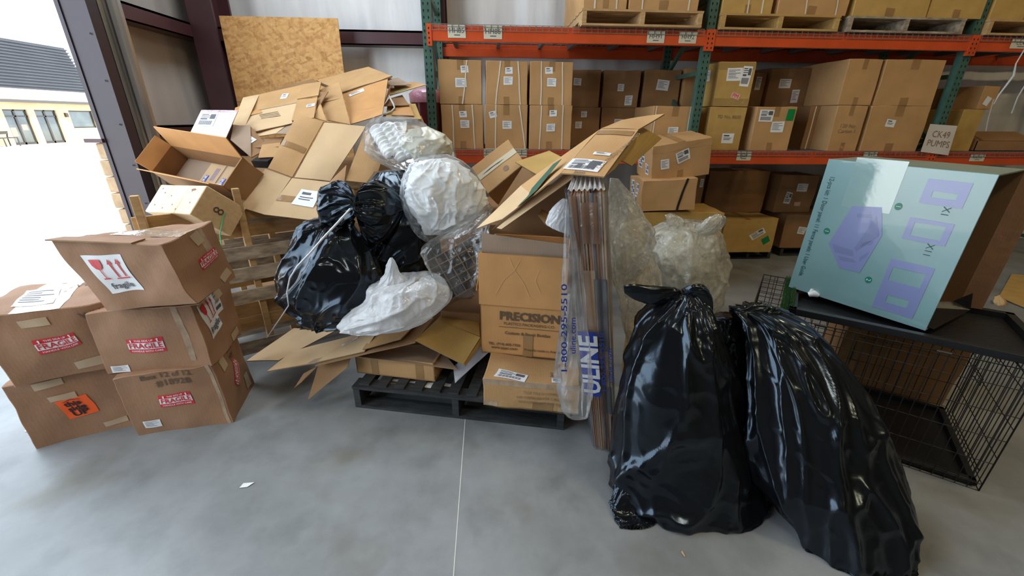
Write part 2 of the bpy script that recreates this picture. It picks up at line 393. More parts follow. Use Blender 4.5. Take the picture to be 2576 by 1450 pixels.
# ================================================================== SETTING
def struct(name, mb, m, parent=None, **k):
    o = mb.build(name, m, parent, **k)
    if parent is None: o['kind'] = 'structure'
    return o
CONC = mat('polished_concrete', (.40, .41, .41), .42, spec=.45)
def conc_nodes():
    nt = CONC.node_tree; n = nt.nodes; L = nt.links; b = n['Principled BSDF']; tc = n.new('ShaderNodeTexCoord')
    t1 = n.new('ShaderNodeTexNoise'); t1.inputs['Scale'].default_value = 1.6; t1.inputs['Detail'].default_value = 8; t1.inputs['Roughness'].default_value = .65
    t2 = n.new('ShaderNodeTexNoise'); t2.inputs['Scale'].default_value = 4.5; t2.inputs['Detail'].default_value = 6
    t3 = n.new('ShaderNodeTexNoise'); t3.inputs['Scale'].default_value = 2.2; t3.inputs['Detail'].default_value = 3
    for t in (t1, t2, t3): L.new(tc.outputs['Object'], t.inputs['Vector'])
    r1 = n.new('ShaderNodeValToRGB'); e = r1.color_ramp.elements; e[0].position = .32; e[0].color = (.175, .182, .186, 1); e[1].position = .68; e[1].color = (.29, .308, .318, 1)
    L.new(t1.outputs['Fac'], r1.inputs[0])
    r2 = n.new('ShaderNodeValToRGB'); e = r2.color_ramp.elements; e[0].position = .30; e[0].color = (.80, .80, .80, 1); e[1].position = .48; e[1].color = (1, 1, 1, 1)
    L.new(t2.outputs['Fac'], r2.inputs[0])
    r3 = n.new('ShaderNodeValToRGB'); e = r3.color_ramp.elements; e[0].position = .56; e[0].color = (1, 1, 1, 1); e[1].position = .70; e[1].color = (.76, .71, .62, 1)
    L.new(t3.outputs['Fac'], r3.inputs[0])
    m1 = n.new('ShaderNodeMix'); m1.data_type = 'RGBA'; m1.blend_type = 'MULTIPLY'; m1.inputs[0].default_value = 1
    m2 = n.new('ShaderNodeMix'); m2.data_type = 'RGBA'; m2.blend_type = 'MULTIPLY'; m2.inputs[0].default_value = 1
    L.new(r1.outputs[0], m1.inputs[6]); L.new(r2.outputs[0], m1.inputs[7]); L.new(m1.outputs[2], m2.inputs[6]); L.new(r3.outputs[0], m2.inputs[7])
    L.new(m2.outputs[2], b.inputs['Base Color'])
    mr = n.new('ShaderNodeMapRange'); mr.inputs[3].default_value = .30; mr.inputs[4].default_value = .55; L.new(t2.outputs['Fac'], mr.inputs[0]); L.new(mr.outputs[0], b.inputs['Roughness'])
conc_nodes()
LX, RX, RY, FY, CZ = -3.05, 13.0, 5.62, -7.0, 5.8
struct('floor', MB().box((LX-.25, FY, -.2), (RX, RY+.2, 0)), CONC)
struct('floor_joint', MB().box((-.1505, FY, -.01), (-.1465, RY, .0008)), mat('joint_filler', (.60, .60, .57), .7))
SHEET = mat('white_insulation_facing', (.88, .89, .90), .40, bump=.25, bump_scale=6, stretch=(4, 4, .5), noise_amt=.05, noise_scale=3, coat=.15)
def facing(p0, p1, z0, z1, nx, nz, amp, nrm, seed):
    mb = MB(); p0, p1 = Vector(p0), Vector(p1); nrm = Vector(nrm); vs = []
    for j in range(nz+1):
        for i in range(nx+1):
            u = i/nx; z = z0+(z1-z0)*j/nz; p = p0.lerp(p1, u); s = (p1-p0).length*u
            fold = 1-abs(noise.noise(Vector((s*2.3+seed, z*.22, 0))))*2.6
            fold2 = noise.noise(Vector((s*9+seed, z*.5, 3)))
            belly = -math.cos(min(max((z-.2)/2.15 % 1, 0), 1)*6.283)*.5+.5
            vs.append(tuple(Vector((p.x, p.y, z))+nrm*(amp*(fold*.6+fold2*.35)+belly*amp*1.2)))
    mb.v = vs
    for j in range(nz):
        for i in range(nx):
            a = j*(nx+1)+i; mb.f.append((a, a+1, a+nx+2, a+nx+1)); mb.mi.append(0); mb.uv.append([(0, 0)]*4)
    return mb
w = struct('wall_rear', facing((LX-.2, RY, 0), (RX, RY, 0), 0, CZ, 260, 30, .06, (0, -1, 0), 3), SHEET, smooth=True)
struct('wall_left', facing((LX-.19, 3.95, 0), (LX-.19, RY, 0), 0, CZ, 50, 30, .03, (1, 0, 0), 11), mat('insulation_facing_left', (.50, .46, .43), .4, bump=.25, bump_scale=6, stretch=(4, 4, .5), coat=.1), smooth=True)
shell = mat('shell_panel', (.20, .20, .20), .6)
struct('wall_rear_sheeting', MB().box((LX-.4, RY+.04, 0), (RX, RY+.12, CZ)), shell)
struct('wall_left_sheeting', MB().box((LX-.25, 4.3, 0), (LX-.23, RY+.1, CZ)).box((LX-.34, FY, 0), (LX-.26, -.8, CZ)).box((LX-.34, -.8, 4.95), (LX-.26, 3.9, CZ)), shell)
struct('wall_right', MB().box((RX, FY, 0), (RX+.1, RY, CZ)), shell)
struct('wall_front', MB().box((LX-.3, FY-.1, 0), (RX, FY, CZ)), shell)
struct('ceiling', MB().box((LX-.4, FY-.1, CZ), (RX+.1, RY+.2, CZ+.1)), shell)
# steel frame: column in the corner, girts, door jamb and its track
struct('corner_column', MB().box((-3.05, 5.16, 0), (-2.80, 5.19, CZ)).box((-2.94, 5.19, 0), (-2.915, 5.50, CZ)).box((-3.05, 5.50, 0), (-2.80, 5.53, CZ)), PURP)
struct('girt_left_high', MB().box((LX-.17, 4.0, 2.45), (LX, 5.5, 2.47)).box((LX-.012, 4.0, 2.33), (LX, 5.5, 2.47)).box((LX-.17, 4.0, 2.33), (LX, 5.5, 2.342)), PURP)
struct('girt_left_low', MB().box((LX-.17, 4.0, 1.475), (LX, 5.5, 1.495)).box((LX-.012, 4.0, 1.40), (LX, 5.5, 1.495)).box((LX-.17, 4.0, 1.40), (LX, 5.5, 1.412)), PURP)
struct('girt_rear', MB().box((-2.9, 5.38, 2.455), (RX, 5.56, 2.475)).box((-2.9, 5.38, 2.33), (RX, 5.392, 2.475)).box((-2.9, 5.38, 2.33), (RX, 5.56, 2.342)), PURP)
struct('rear_column', MB().box((-.66, 5.22, 0), (-.44, 5.24, CZ)).box((-.56, 5.24, 0), (-.54, 5.5, CZ)).box((-.66, 5.5, 0), (-.44, 5.52, CZ)), PURP)
jm = MB().box((-3.15, 3.80, 0), (-2.955, 3.825, 4.95)).box((-3.15, 3.825, 0), (-3.13, 3.98, 4.95)).box((-2.975, 3.825, 0), (-2.955, 3.90, 4.95)).box((-3.17, 3.79, 0), (-3.14, 3.83, 4.95))
struct('door_jamb', jm, mat('brown_painted_jamb', (.036, .024, .034), .36, noise_amt=.08, spec=.4, coat=.08))
scr = MB()
for i in range(9):
    z = .55+i*.32; scr.tube([(-2.985, 3.799, z), (-2.985, 3.793, z)], .008, 8)
struct('door_jamb_screws', scr, STEEL)
tk = MB(); prof = [(-3.075, 4.03), (-3.05, 4.0), (-3.02, 3.995), (-3.0, 4.02), (-2.985, 4.03), (-2.965, 4.0), (-2.94, 3.985), (-2.915, 4.0), (-2.90, 4.04), (-2.905, 4.08), (-2.95, 4.11), (-3.06, 4.11)]
for i in range(len(prof)):
    a, b = prof[i], prof[(i+1) % len(prof)]
    tk.quad([(a[0], a[1], 0), (b[0], b[1], 0), (b[0], b[1], 4.9), (a[0], a[1], 4.9)])
struct('door_guide_track', tk, STEEL, smooth=True)
struct('door_head', MB().box((LX-.3, -.8, 4.9), (LX+.1, 3.85, 5.05)), PURP)
st = MB()
STONE = mat('tan_stone_veneer', (.50, .34, .20), .85, noise_amt=.25, noise_scale=7, bump=.8, bump_scale=14)
random.seed(4)
for i in range(10):
    z0 = i*.137; st.box((-3.235-random.uniform(0, .03), 3.80, z0+.004), (-3.15, 3.95, z0+.133))
struct('stone_veneer_edge', st, STONE, bevel=.012)
struct('stone_veneer_cap', MB().box((-3.29, 3.77, 1.37), (-3.15, 3.95, 1.40)), PURP)

# ------------------------------------------------------------------ outside
struct('ground', MB().box((-120, -60, -.35), (LX-.25, 140, -.03)), mat('sunlit_concrete_yard', (.62, .60, .56), .8, noise_amt=.06, noise_scale=.5))
BX = -26.0
def bq(y0, y1, z0, z1, x0=0, x1=.08): return (BX-.3+x0, y0, z0), (BX+x1, y1, z1)
bld = empty('shop_building', 'low tan stucco shop building with dark ribbed metal roof across the yard', 'building', (BX, 28, 0))
def bpart(name, mb, m, parent=bld, **k):
    return mb.build(name, m, parent, **k)
STUC = mat('tan_stucco', (.44, .32, .18), .8, noise_amt=.1, noise_scale=1.2)
bw = MB()
ops = [(25.65, 26.95, 0, 1.83), (27.35, 28.65, 0, 1.83), (29.45, 31.15, .80, 1.83)]
ys = 14.0
for a, b, c, d in ops:
    bw.box((BX-.3, ys, 0), (BX, a, 2.2)); bw.box((BX-.3, a, d), (BX, b, 2.2))
    if c: bw.box((BX-.3, a, 0), (BX, b, c))
    ys = b
bw.box((BX-.3, ys, 0), (BX, 44, 2.2))
bpart('stucco_wall', bw, STUC)
bpart('stone_band', MB().box((BX-.4, 14, 2.33), (BX+.12, 44, 2.9)), mat('pale_stone', (.42, .36, .29), .8, noise_amt=.3, noise_scale=2.5))
bpart('gutter', MB().box((BX-.1, 14, 2.2), (BX+.28, 44, 2.34)), mat('dark_gutter', (.05, .045, .04), .5))
rf = MB()
for i in range(16):
    z0 = 2.9+i*.162; x = BX+.1-.16*i*.3
    rf.box((x-.7, 14, z0), (x, 31.6, z0+.07)); rf.box((x-.72, 14, z0+.07), (x-.14, 31.6, z0+.162))
bpart('ribbed_metal_roof', rf, mat('dark_bronze_metal', (.035, .036, .042), .45, metal=.2, noise_amt=.15, noise_scale=.8))
GLASS = mat('dark_shop_glass', (.05, .06, .055), .08, spec=.9, noise_amt=.6, noise_scale=1)
FRM = mat('dark_door_frame', (.03, .022, .018), .45)
for i, (a, b, c, d) in enumerate(ops):
    fr = MB(); t = .07
    if c: fr.box((BX-.15, a, c), (BX-.08, b, c+t))
    fr.box((BX-.15, a, d-t), (BX-.08, b, d)).box((BX-.15, a, c), (BX-.08, a+t, d)).box((BX-.15, b-t, c), (BX-.08, b, d))
    if not c:
        m_ = a+(b-a)*.45; fr.box((BX-.15, m_, 0), (BX-.08, m_+.1, d)).box((BX-.15, a, 1.45), (BX-.08, b, 1.52)).box((BX-.15, a, 0), (BX-.08, b, .12))
    fo = bpart('glass_door' if not c else 'shop_window', fr, FRM)
    g = MB().box((BX-.135, a+.02, c), (BX-.12, b-.02, d)).build('pane', GLASS, fo)
    if i == 0: [MB().box(a_, b_).build('window_sign', mat('faded_sign', (.45, .18, .14), .6), fo) for a_, b_ in (((BX-.119, 26.45, .75), (BX-.117, 26.75, 1.05)), ((BX-.119, 25.75, .45), (BX-.117, 26.1, .9)))]
bpart('wall_lamp', MB().box((BX, 29.1, 1.45), (BX+.12, 29.25, 1.68)), FRM)
world_children(bld)
bn = empty('outdoor_bench', 'dark metal bench outside the tan shop building', 'bench', (BX+.3, 24.35, 0))
for y in (0, .7): b_ = MB(); b_.tube([(0, y, 0), (0, y, .42), (.1, y, .75)], .03); b_.tube([(.5, y, 0), (.5, y, .42), (0, y, .42)], .03); b_.build('side_frame', FRM, bn)
MB().box((0, 0, .40), (.5, .7, .44)).build('seat', FRM, bn); MB().box((.08, 0, .6), (.12, .7, .75)).build('backrest', FRM, bn)

# ================================================================== PALLET RACK
X0, BAYL, YF, YB, Z1, Z2 = -.519, 2.54, 4.24, 5.24, 1.300, 2.334
rack = empty('pallet_rack', 'tall pallet racking with green perforated uprights and orange beams', 'rack', (X0, YF, 0))
HOLE = mat('hole_dark', (.004, .004, .004), .9)
def upright(x):
    mb = MB()
    for y0, y1, fy in ((YF, YF+.07, YF-.0008), (YB-.07, YB, YB-.0708)):
        mb.box((x-.04, y0, 0), (x+.04, y1, 4.6))
        z = .10
        while z < 3.2:
            for dx in (-.021, .019):
                pts = [(x+dx+.0075*math.sin(a)*(1 if math.cos(a) > 0 else .55), fy, z+.013*math.cos(a)) for a in [i*6.283/8 for i in range(8)]]
                mb.quad(pts, 1)
            z += .0508
        mb.box((x-.07, y0-.02, 0), (x+.07, y1+.02, .008))
    o = mb.build('upright_frame', [RGREEN, HOLE], rack)
    br = MB(); zz = .2; k = 0
    while zz < 3.9:
        a, b = ((x, YF+.05, zz), (x, YB-.05, zz+.6)) if k % 2 == 0 else ((x, YB-.05, zz), (x, YF+.05, zz+.6))
        br.beam(a, b, .03, .04); br.beam((x, YF+.05, zz), (x, YB-.05, zz), .03, .04); zz += .6; k += 1
    br.build('brace', RGREEN, o)
for k in range(4): upright(X0+k*BAYL+(0 if k else 0))
def sticker(t, xa, ya, xb, yb, size=None, small=True, strike=False):
    a, b = P(xa, yb, YF-.022), P(xb, yb, YF-.022); top = P(xa, ya, YF-.022)
    w_, h_ = (b-a).length, top.z-a.z
    F = Face(lambda u, v, off: Vector((a.x+u, YF-.0215-off, a.z+v)), rack)
    s = F.patch('location_label', w_/2, h_/2, w_, h_, mat('cream_label', (.62, .60, .48), .6), n=1, lines=[(.35, .18, .68, .26)] if small else [])
    F.text(t, w_/2, h_*.55, size or h_*.55, INK, sx=1.0, parent=s, bold=.012)
    return s
for bay in range(3):
    xa, xb = X0+bay*BAYL+.04, X0+(bay+1)*BAYL-.04
    for z in (Z1, Z2):
        for y in (YF-.02, YB-.03):
            bm_ = MB().box((xa, y, z-.125), (xb, y+.045, z-.035)).box((xa, y+.012, z-.035), (xb, y+.045, z))
            o = bm_.build('beam', ORANGE, rack, bevel=.003)
            for xx, hx in ((xa-.040, (.018,)), (xb-.002, (.022,))):
                cp = MB()
                cp.box((xx, y-.006, z-.165), (xx+.042, y+.02, z+.005))
                for i in range(4):
                    for dx in hx: cp.quad([(xx+dx+.006*math.sin(t), y-.0068, z-.03-i*.037+.010*math.cos(t)) for t in [j*1.047 for j in range(6)]], 1)
                cp.build('end_connector', [ORANGE, HOLE], o)
        for d in range(2):
            dx0 = xa+.01+d*(xb-xa)/2; dx1 = dx0+(xb-xa)/2-.04
            wd = MB(); n_ = int((dx1-dx0)/.055)
            for i in range(n_+1):
                x = dx0+(dx1-dx0)*i/n_
                wd.box((x-.002, YF-.028, z+.001), (x+.002, YB+.01, z+.005)); wd.box((x-.002, YF-.030, z-.045), (x+.002, YF-.026, z+.005))
            y = YF+.02
            while y < YB: wd.box((dx0, y-.002, z+.001), (dx1, y+.002, z+.005)); y += .10
            for zz in (z-.045, z-.018): wd.box((dx0, YF-.031, zz), (dx1, YF-.027, zz+.004))
            wd.box((dx0, YF-.031, z+.001), (dx1, YF-.027, z+.005))
            o = wd.build('wire_deck', GALV, rack)
            sp = MB()
            for q in (.12, .5, .88): x = dx0+(dx1-dx0)*q; sp.box((x-.018, YF+.03, z-.045), (x+.018, YB-.04, z))
            sp.build('support_channel', mat('dull_steel', (.16, .16, .17), .5, metal=.4), o)
sticker('HH85', 1127, 62, 1172, 95); sticker('HH86', 1217, 64, 1263, 98); sticker('HH91', 1626, 78, 1670, 108); sticker('HH92', 1706, 80, 1750, 109)
sticker('JJ23', 1851, 381, 1887, 404); sticker('J19', 2168, 382, 2203, 400); sticker('CC15', 2436, 387, 2473, 406); sticker('CC42', 2538, 98, 2590, 122)
sticker('A          B', 1217, 374, 1325, 395, small=False, size=.05)
sticker('B', 1322, 374, 1327, 376, small=False, size=.001)

world_children(rack)
# ------------------------------------------------------------------ cartons on the rack
RB = []
def rbox(label, xl, xr, yb, yt, z0, Yf, dep, m=CARD, group='cartons stored on the rack', straps=(), labs=(), yaw=0, amp=.0022, h=None, tape=True, txt=(), top_tape=False):
    a, b = P(xl, yb, Yf), P(xr, yb, Yf)
    z0 = a.z if z0 is None else z0
    z1 = z0+h if h else P((xl+xr)/2, yt, Yf).z
    c = Carton('storage_carton', label, 'box', (a.x, Yf, z0), yaw, (0, 0), (b.x-a.x, dep, z1-z0), m, group, amp=amp, res=5)
    w_, h_ = b.x-a.x, z1-z0
    if tape:
        c.tape('f', .43, .57, .78, 1.0); c.tape('f', .43, .57, 0, .18)
    for u0, u1 in straps:
        F = c.face('f'); sl = math.degrees(math.atan((u1-u0)*w_/h_))
        F.patch('strap', (u0+u1)/2*w_, h_*.5, .012, h_*1.0/math.cos(R_(sl)), STRAPW, rot=sl, off=.004, n=6)
    for l in labs: c.label('f', *l[:4], rot=l[4] if len(l) > 4 else 0, lines=l[5] if len(l) > 5 else None, m=l[6] if len(l) > 6 else None)
    for l in txt: c.text('f', l[0], *l[1:])
    return c
g = 'strapped cartons at the front of the left rack bay'
H1 = .40
la = lambda u, v: (u, v, .07, .055, 3, LINES_C); lb = lambda u, v: (u, v, .085, .07, 0, LINES_A)
rbox('strapped carton at left end of the rack shelf, upper tier, one crooked white strap', 1107, 1213, 264, 151, 1.705, 4.28, .42, group=g, straps=[(.66, .52)][::-1], labs=[la(.60, .80), (.50, .50, .10, .075, 0, LINES_A)], h=.365)
rbox('strapped carton second from the left upright, upper tier', 1222, 1326, 267, 154, 1.705, 4.28, .42, group=g, straps=[(.34, .24), (.76, .83)], labs=[la(.54, .78), lb(.53, .55)], h=.365)
rbox('strapped carton third from the left upright, upper tier', 1332, 1437, 270, 157, 1.705, 4.28, .42, group=g, straps=[(.25, .27), (.74, .78)], labs=[la(.43, .80), lb(.50, .53)], h=.365)
rbox('strapped carton at left end of the rack shelf, lower tier', 1114, 1217, 371, 265, Z1+.006, 4.27, .42, group=g, straps=[(.28, .27), (.74, .78)], labs=[la(.52, .78), lb(.55, .56)], h=.395)
rbox('strapped carton with slanting right strap, lower tier, second from the left upright', 1222, 1324, 373, 268, Z1+.006, 4.27, .42, group=g, straps=[(.26, .24), (.80, .96)], labs=[(.19, .78, .07, .055, 14, LINES_C), lb(.52, .56)], h=.395)
rbox('strapped carton third from the left upright, lower tier', 1330, 1434, 375, 271, Z1+.006, 4.27, .42, group=g, straps=[(.28, .26), (.78, .80)], labs=[la(.56, .82), lb(.52, .50)], h=.395)
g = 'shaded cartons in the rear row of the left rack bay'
SHADE_DK = CARD_DK  # darker board puts the rear row's shade into its colour
rbox('shaded carton in the rear row just right of the strapped cartons, upper tier', 1425, 1505, 272, 179, 1.705, 4.84, .38, SHADE_DK, g, labs=[(.3, .68, .08, .07)], h=.36)
rbox('shaded carton in rear row, upper tier, with two pale labels', 1513, 1602, 274, 182, 1.705, 4.84, .38, SHADE_DK, g, labs=[(.48, .55, .07, .07), (.74, .2, .08, .1)], h=.36)
rbox('carton in rear row with one large white address label', 1613, 1701, 275, 180, 1.705, 4.84, .38, SHADE_DK, g, labs=[(.52, .60, .13, .10, -6)], h=.37)
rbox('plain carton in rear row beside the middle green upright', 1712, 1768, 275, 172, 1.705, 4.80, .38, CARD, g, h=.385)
rbox('shaded lower carton in rear row just right of the strapped cartons', 1425, 1503, 367, 275, Z1+.006, 4.84, .38, SHADE_DK, g, labs=[(.5, .82, .06, .06), (.35, .55, .07, .07)], h=.395)
rbox('shaded lower carton in rear row behind the raised flap', 1508, 1592, 368, 276, Z1+.006, 4.84, .38, SHADE_DK, g, labs=[(.5, .6, .1, .09)], h=.395)
rbox('wide strapped carton behind the raised flap of the tilted box', 1636, 1747, 345, 277, Z1+.006, 4.30, .55, CARD, 'cartons stored on the rack', straps=[(.06, .04), (.82, .80)], labs=[(.5, .45, .10, .075)], h=.40)
g = 'cartons at the left of the middle rack bay'
c = rbox('glossy taped carton with pink PM sticker on the rack', 1791, 1880, 274, 162, 1.712, 4.29, .45, CARD_YL, g, labs=[(.45, .72, .15, .11, 2), (.78, .68, .09, .17, -4, LINES_B)], h=.385, tape=False)
s_ = c.label('f', .60, .24, .09, .05, mat('pink_label', (.70, .40, .34), .5), rot=-16, lines=[]); c.text('f', 'PM', .60, .24, .05, RED, rot=-16, parent=s_)
c.label('l', .5, .72, .16, .1)
for q in (.1, .9): c.tape('f', 0, 1, q-.08, q+.08, mat('glossy_tape', (.40, .26, .09), .08, spec=.9, bump=.4))
c = rbox('yellowish carton with one white label below the pink-stickered carton', 1770, 1859, 374, 279, Z1+.006, 4.28, .45, CARD_YL, g, labs=[(.62, .28, .125, .095, 0, LINES_C)], h=.40, tape=False)
c.text('f', 'FD No. 8000', .55, .78, .045, INKFADE)
c = rbox('carton with green square sticker standing on the rack shelf', 1885, 1981, 376, 277, Z1+.006, 4.27, .45, CARD, g, labs=[(.25, .80, .14, .11, 0, LINES_B), (.60, .55, .13, .10, 2)], h=.405)
c.label('f', .86, .82, .075, .10, GREEN, lines=[])
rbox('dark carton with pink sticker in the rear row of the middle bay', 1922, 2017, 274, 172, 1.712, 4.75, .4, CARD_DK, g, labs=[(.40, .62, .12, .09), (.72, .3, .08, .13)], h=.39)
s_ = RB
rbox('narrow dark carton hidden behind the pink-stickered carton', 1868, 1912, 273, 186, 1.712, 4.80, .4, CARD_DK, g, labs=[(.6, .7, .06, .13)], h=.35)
g = 'large cartons at the right of the middle rack bay'
rbox('large carton, upper left of the four at right of the middle bay', 2108, 2190, 259, 141, 1.735, 4.27, .75, CARD, g, h=.40, labs=[])
rbox('large carton, upper right of the four at right of the middle bay', 2197, 2344, 262, 140, 1.735, 4.27, .75, CARD, g, h=.40)
c = rbox('large carton, lower left of the four, with faint printing', 2080, 2152, 374, 265, Z1+.006, 4.26, .75, CARD, g, h=.425); c.text('f', '120 No.\nCarton 1', .5, .5, .05, INKFADE)
rbox('large carton with small white label, lower right of the four', 2162, 2306, 374, 265, Z1+.006, 4.26, .75, CARD, g, h=.425, labs=[(.40, .62, .10, .07, -5, LINES_C)])
rbox('tall strapped carton in shade beside the four large cartons', 2015, 2072, 371, 265, Z1+.006, 4.5, .5, CARD_DK, g, h=.42, straps=[(.2, .2), (.8, .8)], tape=False)
g = 'cartons in the right rack bay'
rbox('small carton perched on top of a taller one behind the right upright', 2455, 2496, 277, 222, 1.715, 4.36, .45, CARD, g, h=.21, labs=[(.45, .35, .06, .08, -20, [])], tape=False)
rbox('carton under the small perched carton behind the right upright', 2388, 2440, 375, 279, Z1+.006, 4.34, .5, CARD_YL, g, h=.405, tape=False)
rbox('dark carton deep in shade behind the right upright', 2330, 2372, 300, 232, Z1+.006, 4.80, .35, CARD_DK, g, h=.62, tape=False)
# shallow open tray carton at the far right of the shelf
t = empty('open_tray_carton', 'shallow open carton lying at the right end of the middle shelf', 'box', P(2450, 378, 4.34)); t.location.z = Z1+.006
tb = MB(); tb.box((0, 0, 0), (1.0, .45, .006)); tb.box((0, 0, 0), (1.0, .006, .10)); tb.box((0, .444, 0), (1.0, .45, .13)); tb.box((0, 0, 0), (.006, .45, .12)); tb.box((.994, 0, 0), (1.0, .45, .12)); tb.build('tray_body', CARD_DK, t)
MB().box((0, 0, 0), (.6, .25, .005), 0, Matrix.Translation((.1, .02, .10)) @ Matrix.Rotation(R_(20), 4, 'X')).build('flap', CARD_DK, t)
# paper notice CK49 PUMPS hanging on the right upright
F = panel('paper_notice', PP(4.20, (2316, 382), (2385, 391), (2408, 317), (2340, 312)), mat('notice_paper', (.66, .62, .60), .6), th=.0012, n=(6, 6), amp=.006)
F.parent = F.obj; tag(F.obj, 'white paper notice reading CK49 PUMPS hung on the right green upright', 'sign')
F.text('CK49\nPUMPS', F.W*.52, F.H*.5, .085, INKFADE, off=.002, sx=1.0, name='handwriting')
# torn stretch-wrap string at the right
sg = MB().tube([P(2590, 195, 4.1), P(2560, 245, 4.12), P(2545, 285, 4.15)], .006, 5).tube([P(2500, 262, 4.15), P(2512, 240, 4.13), P(2550, 190, 4.12), P(2556, 160, 4.1), P(2580, 120, 4.1)], [.006, .007, .012, .006, .005], 5).tube([P(2500, 250, 4.14), P(2487, 296, 4.2), P(2480, 330, 4.22)], .005, 5)
tag(sg.build('wrap_strand', mat('white_strand', (.6, .6, .6), .4), smooth=True), 'torn white strand of stretch wrap hanging in the right rack bay', 'string')
sh = random.Random(5)

# ------------------------------------------------------------------ wooden pallets
def pallet(name, label, L, D, mtx, m, group=None, H=.135, nb=7, nbot=3, decks=None, bw_=.09, mi2=None):
    """stringer pallet: x = board length (L) , y = depth (D) across the boards"""
    r = empty(name, label, 'pallet', mtx, group)
    rr = random.Random(len(label))
    for k in range(3):
        x = k*(L-.04)/2
        s = MB(); s.box((x, 0, .018), (x+.038, .16, H-.018)).box((x, .16, .05), (x+.038, D*.42, H-.018)).box((x, D*.42, .018), (x+.038, D*.58, H-.018)).box((x, D*.58, .05), (x+.038, D-.16, H-.018)).box((x, D-.16, .018), (x+.038, D, H-.018))
        s.build('stringer', m, r)
    for k in range(nb):
        y = k*(D-bw_)/(nb-1)
        MB().box((-.005, y, H-.017), (L+.003, y+bw_+rr.uniform(-.012, .008), H)).build('deck_board', mi2 if mi2 and k % 2 else m, r)
    for k in range(nbot):
        y = k*(D-bw_)/(nbot-1)
        MB().box((0, y, 0), (L, y+bw_, .017)).build('bottom_board', m, r)
    return r
def pallet_load(lab, x0, x1, y0, ytop, Yp, D, m, boxes, nm='pallet_on_rack'):
    a, b = P(x0, y0, Yp), P(x1, y0, Yp); L = b.x-a.x
    pallet('wooden_pallet', lab, L, D, Matrix.Translation((a.x, Yp, Z2+.006)), m, 'pallets on the upper shelf', H=.125)
    for bl, u0, u1, h, mm, straps in boxes:
        xa, xb = P(u0, 38, Yp+.03).x, P(u1, 38, Yp+.03).x
        c = Carton('storage_carton', bl, 'box', (xa, Yp+.03, Z2+.133), 0, (0, 0), (xb-xa, 1.0, h*2.2), mm, 'cartons on the upper shelf pallets', amp=.003, res=5)
        c.tape('f', .44, .56, 0, .07)
        for s0, s1 in straps:
            c.face('f').patch('strap', (s0+s1)/2*(xb-xa), h/2, .014, h, STRAPW, rot=math.degrees(math.atan((s1-s0)*(xb-xa)/h)), off=.004, n=6)
pallet_load('pale wooden pallet on the upper shelf above the strapped cartons', 1463, 1764, 72, 38, 4.16, .95, WOOD,
            [('strapped carton, left of the two on the leftmost upper pallet', 1466, 1576, .45, CARD, [(.25, .26), (.80, .75)]), ('strapped carton, right of the two on the leftmost upper pallet', 1579, 1752, .45, CARD, [(.2, .19), (.84, .86)])])
pallet_load('bright yellowish pallet on the upper shelf right of the middle upright', 1810, 2106, 82, 38, 4.20, .9, mat('yellow_pallet_wood', (.46, .29, .10), .7, noise_amt=.2, noise_scale=7, stretch=(.6, 6, 6)),
            [('carton with two slanting straps, left of two on the yellowish upper pallet', 1814, 1940, .45, CARD_YL, [(.48, .5), (.78, .8)]), ('carton with two slanting straps, right of two on the yellowish upper pallet', 1952, 2128, .45, CARD, [(.3, .42), (.72, .85)])])
pallet_load('shaded dark pallet on the upper shelf, third from the left', 2128, 2420, 84, 42, 4.20, .9, WOODG,
            [('stretch-wrapped carton, left of two on the shaded dark upper pallet', 2143, 2330, .45, CARD_YL, []), ('stretch-wrapped carton, right of two on the shaded dark upper pallet', 2334, 2470, .45, CARD_YL, [])])
pallet_load('pallet on the upper shelf cut off by the right edge of the photo', 2480, 2760, 86, 46, 4.20, .9, WOOD,
            [('carton with white label on the rightmost upper pallet', 2492, 2680, .45, CARD_YL, [])])

# ------------------------------------------------------------------ cartons on low pallets under the rack
def lowbox(label, xl, xr, yb, z0, h, Yf, dep, m, yaw=0, **k):
    a, b = P(xl, yb, Yf), P(xr, yb, Yf)
    return Carton('floor_carton', label, 'box', (a.x, Yf, z0), yaw, (0, 0), ((b-a).length, dep, h), m, 'cartons on low pallets under the rack', amp=.004, res=6)
def lowpallet(label, xl, xr, yb, Yf, dep):
    a, b = P(xl, yb, Yf), P(xr, yb, Yf)
    pallet('low_pallet', label, b.x-a.x, dep, Matrix.Translation((a.x, Yf, 0)), WOODB, 'dark pallets on the floor under the rack', H=.11)
lowpallet('dark low pallet under the carton with green sticker', 1822, 1936, 652, 4.72, .8)
c = lowbox('carton with green sticker on a dark low pallet on the floor', 1810, 1940, 630, .113, .40, 4.64, .62, CARD_YL)
c.label('f', .66, .55, .17, .08, rot=35, lines=LINES_B); c.label('f', .84, .36, .085, .08, GREEN, rot=35, lines=[]); c.tape('t', .4, .5, 0, 1)
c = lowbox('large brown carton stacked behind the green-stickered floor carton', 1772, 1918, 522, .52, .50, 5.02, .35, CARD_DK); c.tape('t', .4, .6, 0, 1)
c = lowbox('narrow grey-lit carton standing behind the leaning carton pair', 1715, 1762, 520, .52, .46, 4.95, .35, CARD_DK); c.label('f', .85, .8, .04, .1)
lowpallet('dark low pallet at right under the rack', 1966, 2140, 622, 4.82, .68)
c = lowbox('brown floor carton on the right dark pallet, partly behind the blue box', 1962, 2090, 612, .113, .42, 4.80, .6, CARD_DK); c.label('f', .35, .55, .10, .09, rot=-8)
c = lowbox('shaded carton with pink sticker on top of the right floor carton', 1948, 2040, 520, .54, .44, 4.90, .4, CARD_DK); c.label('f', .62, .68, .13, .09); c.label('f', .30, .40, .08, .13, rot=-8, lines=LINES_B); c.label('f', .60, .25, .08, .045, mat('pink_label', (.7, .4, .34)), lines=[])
c = lowbox('carton stack corner seen behind the blue box under the rack', 2060, 2200, 600, .0, .9, 5.0, .2, CARD_DK)
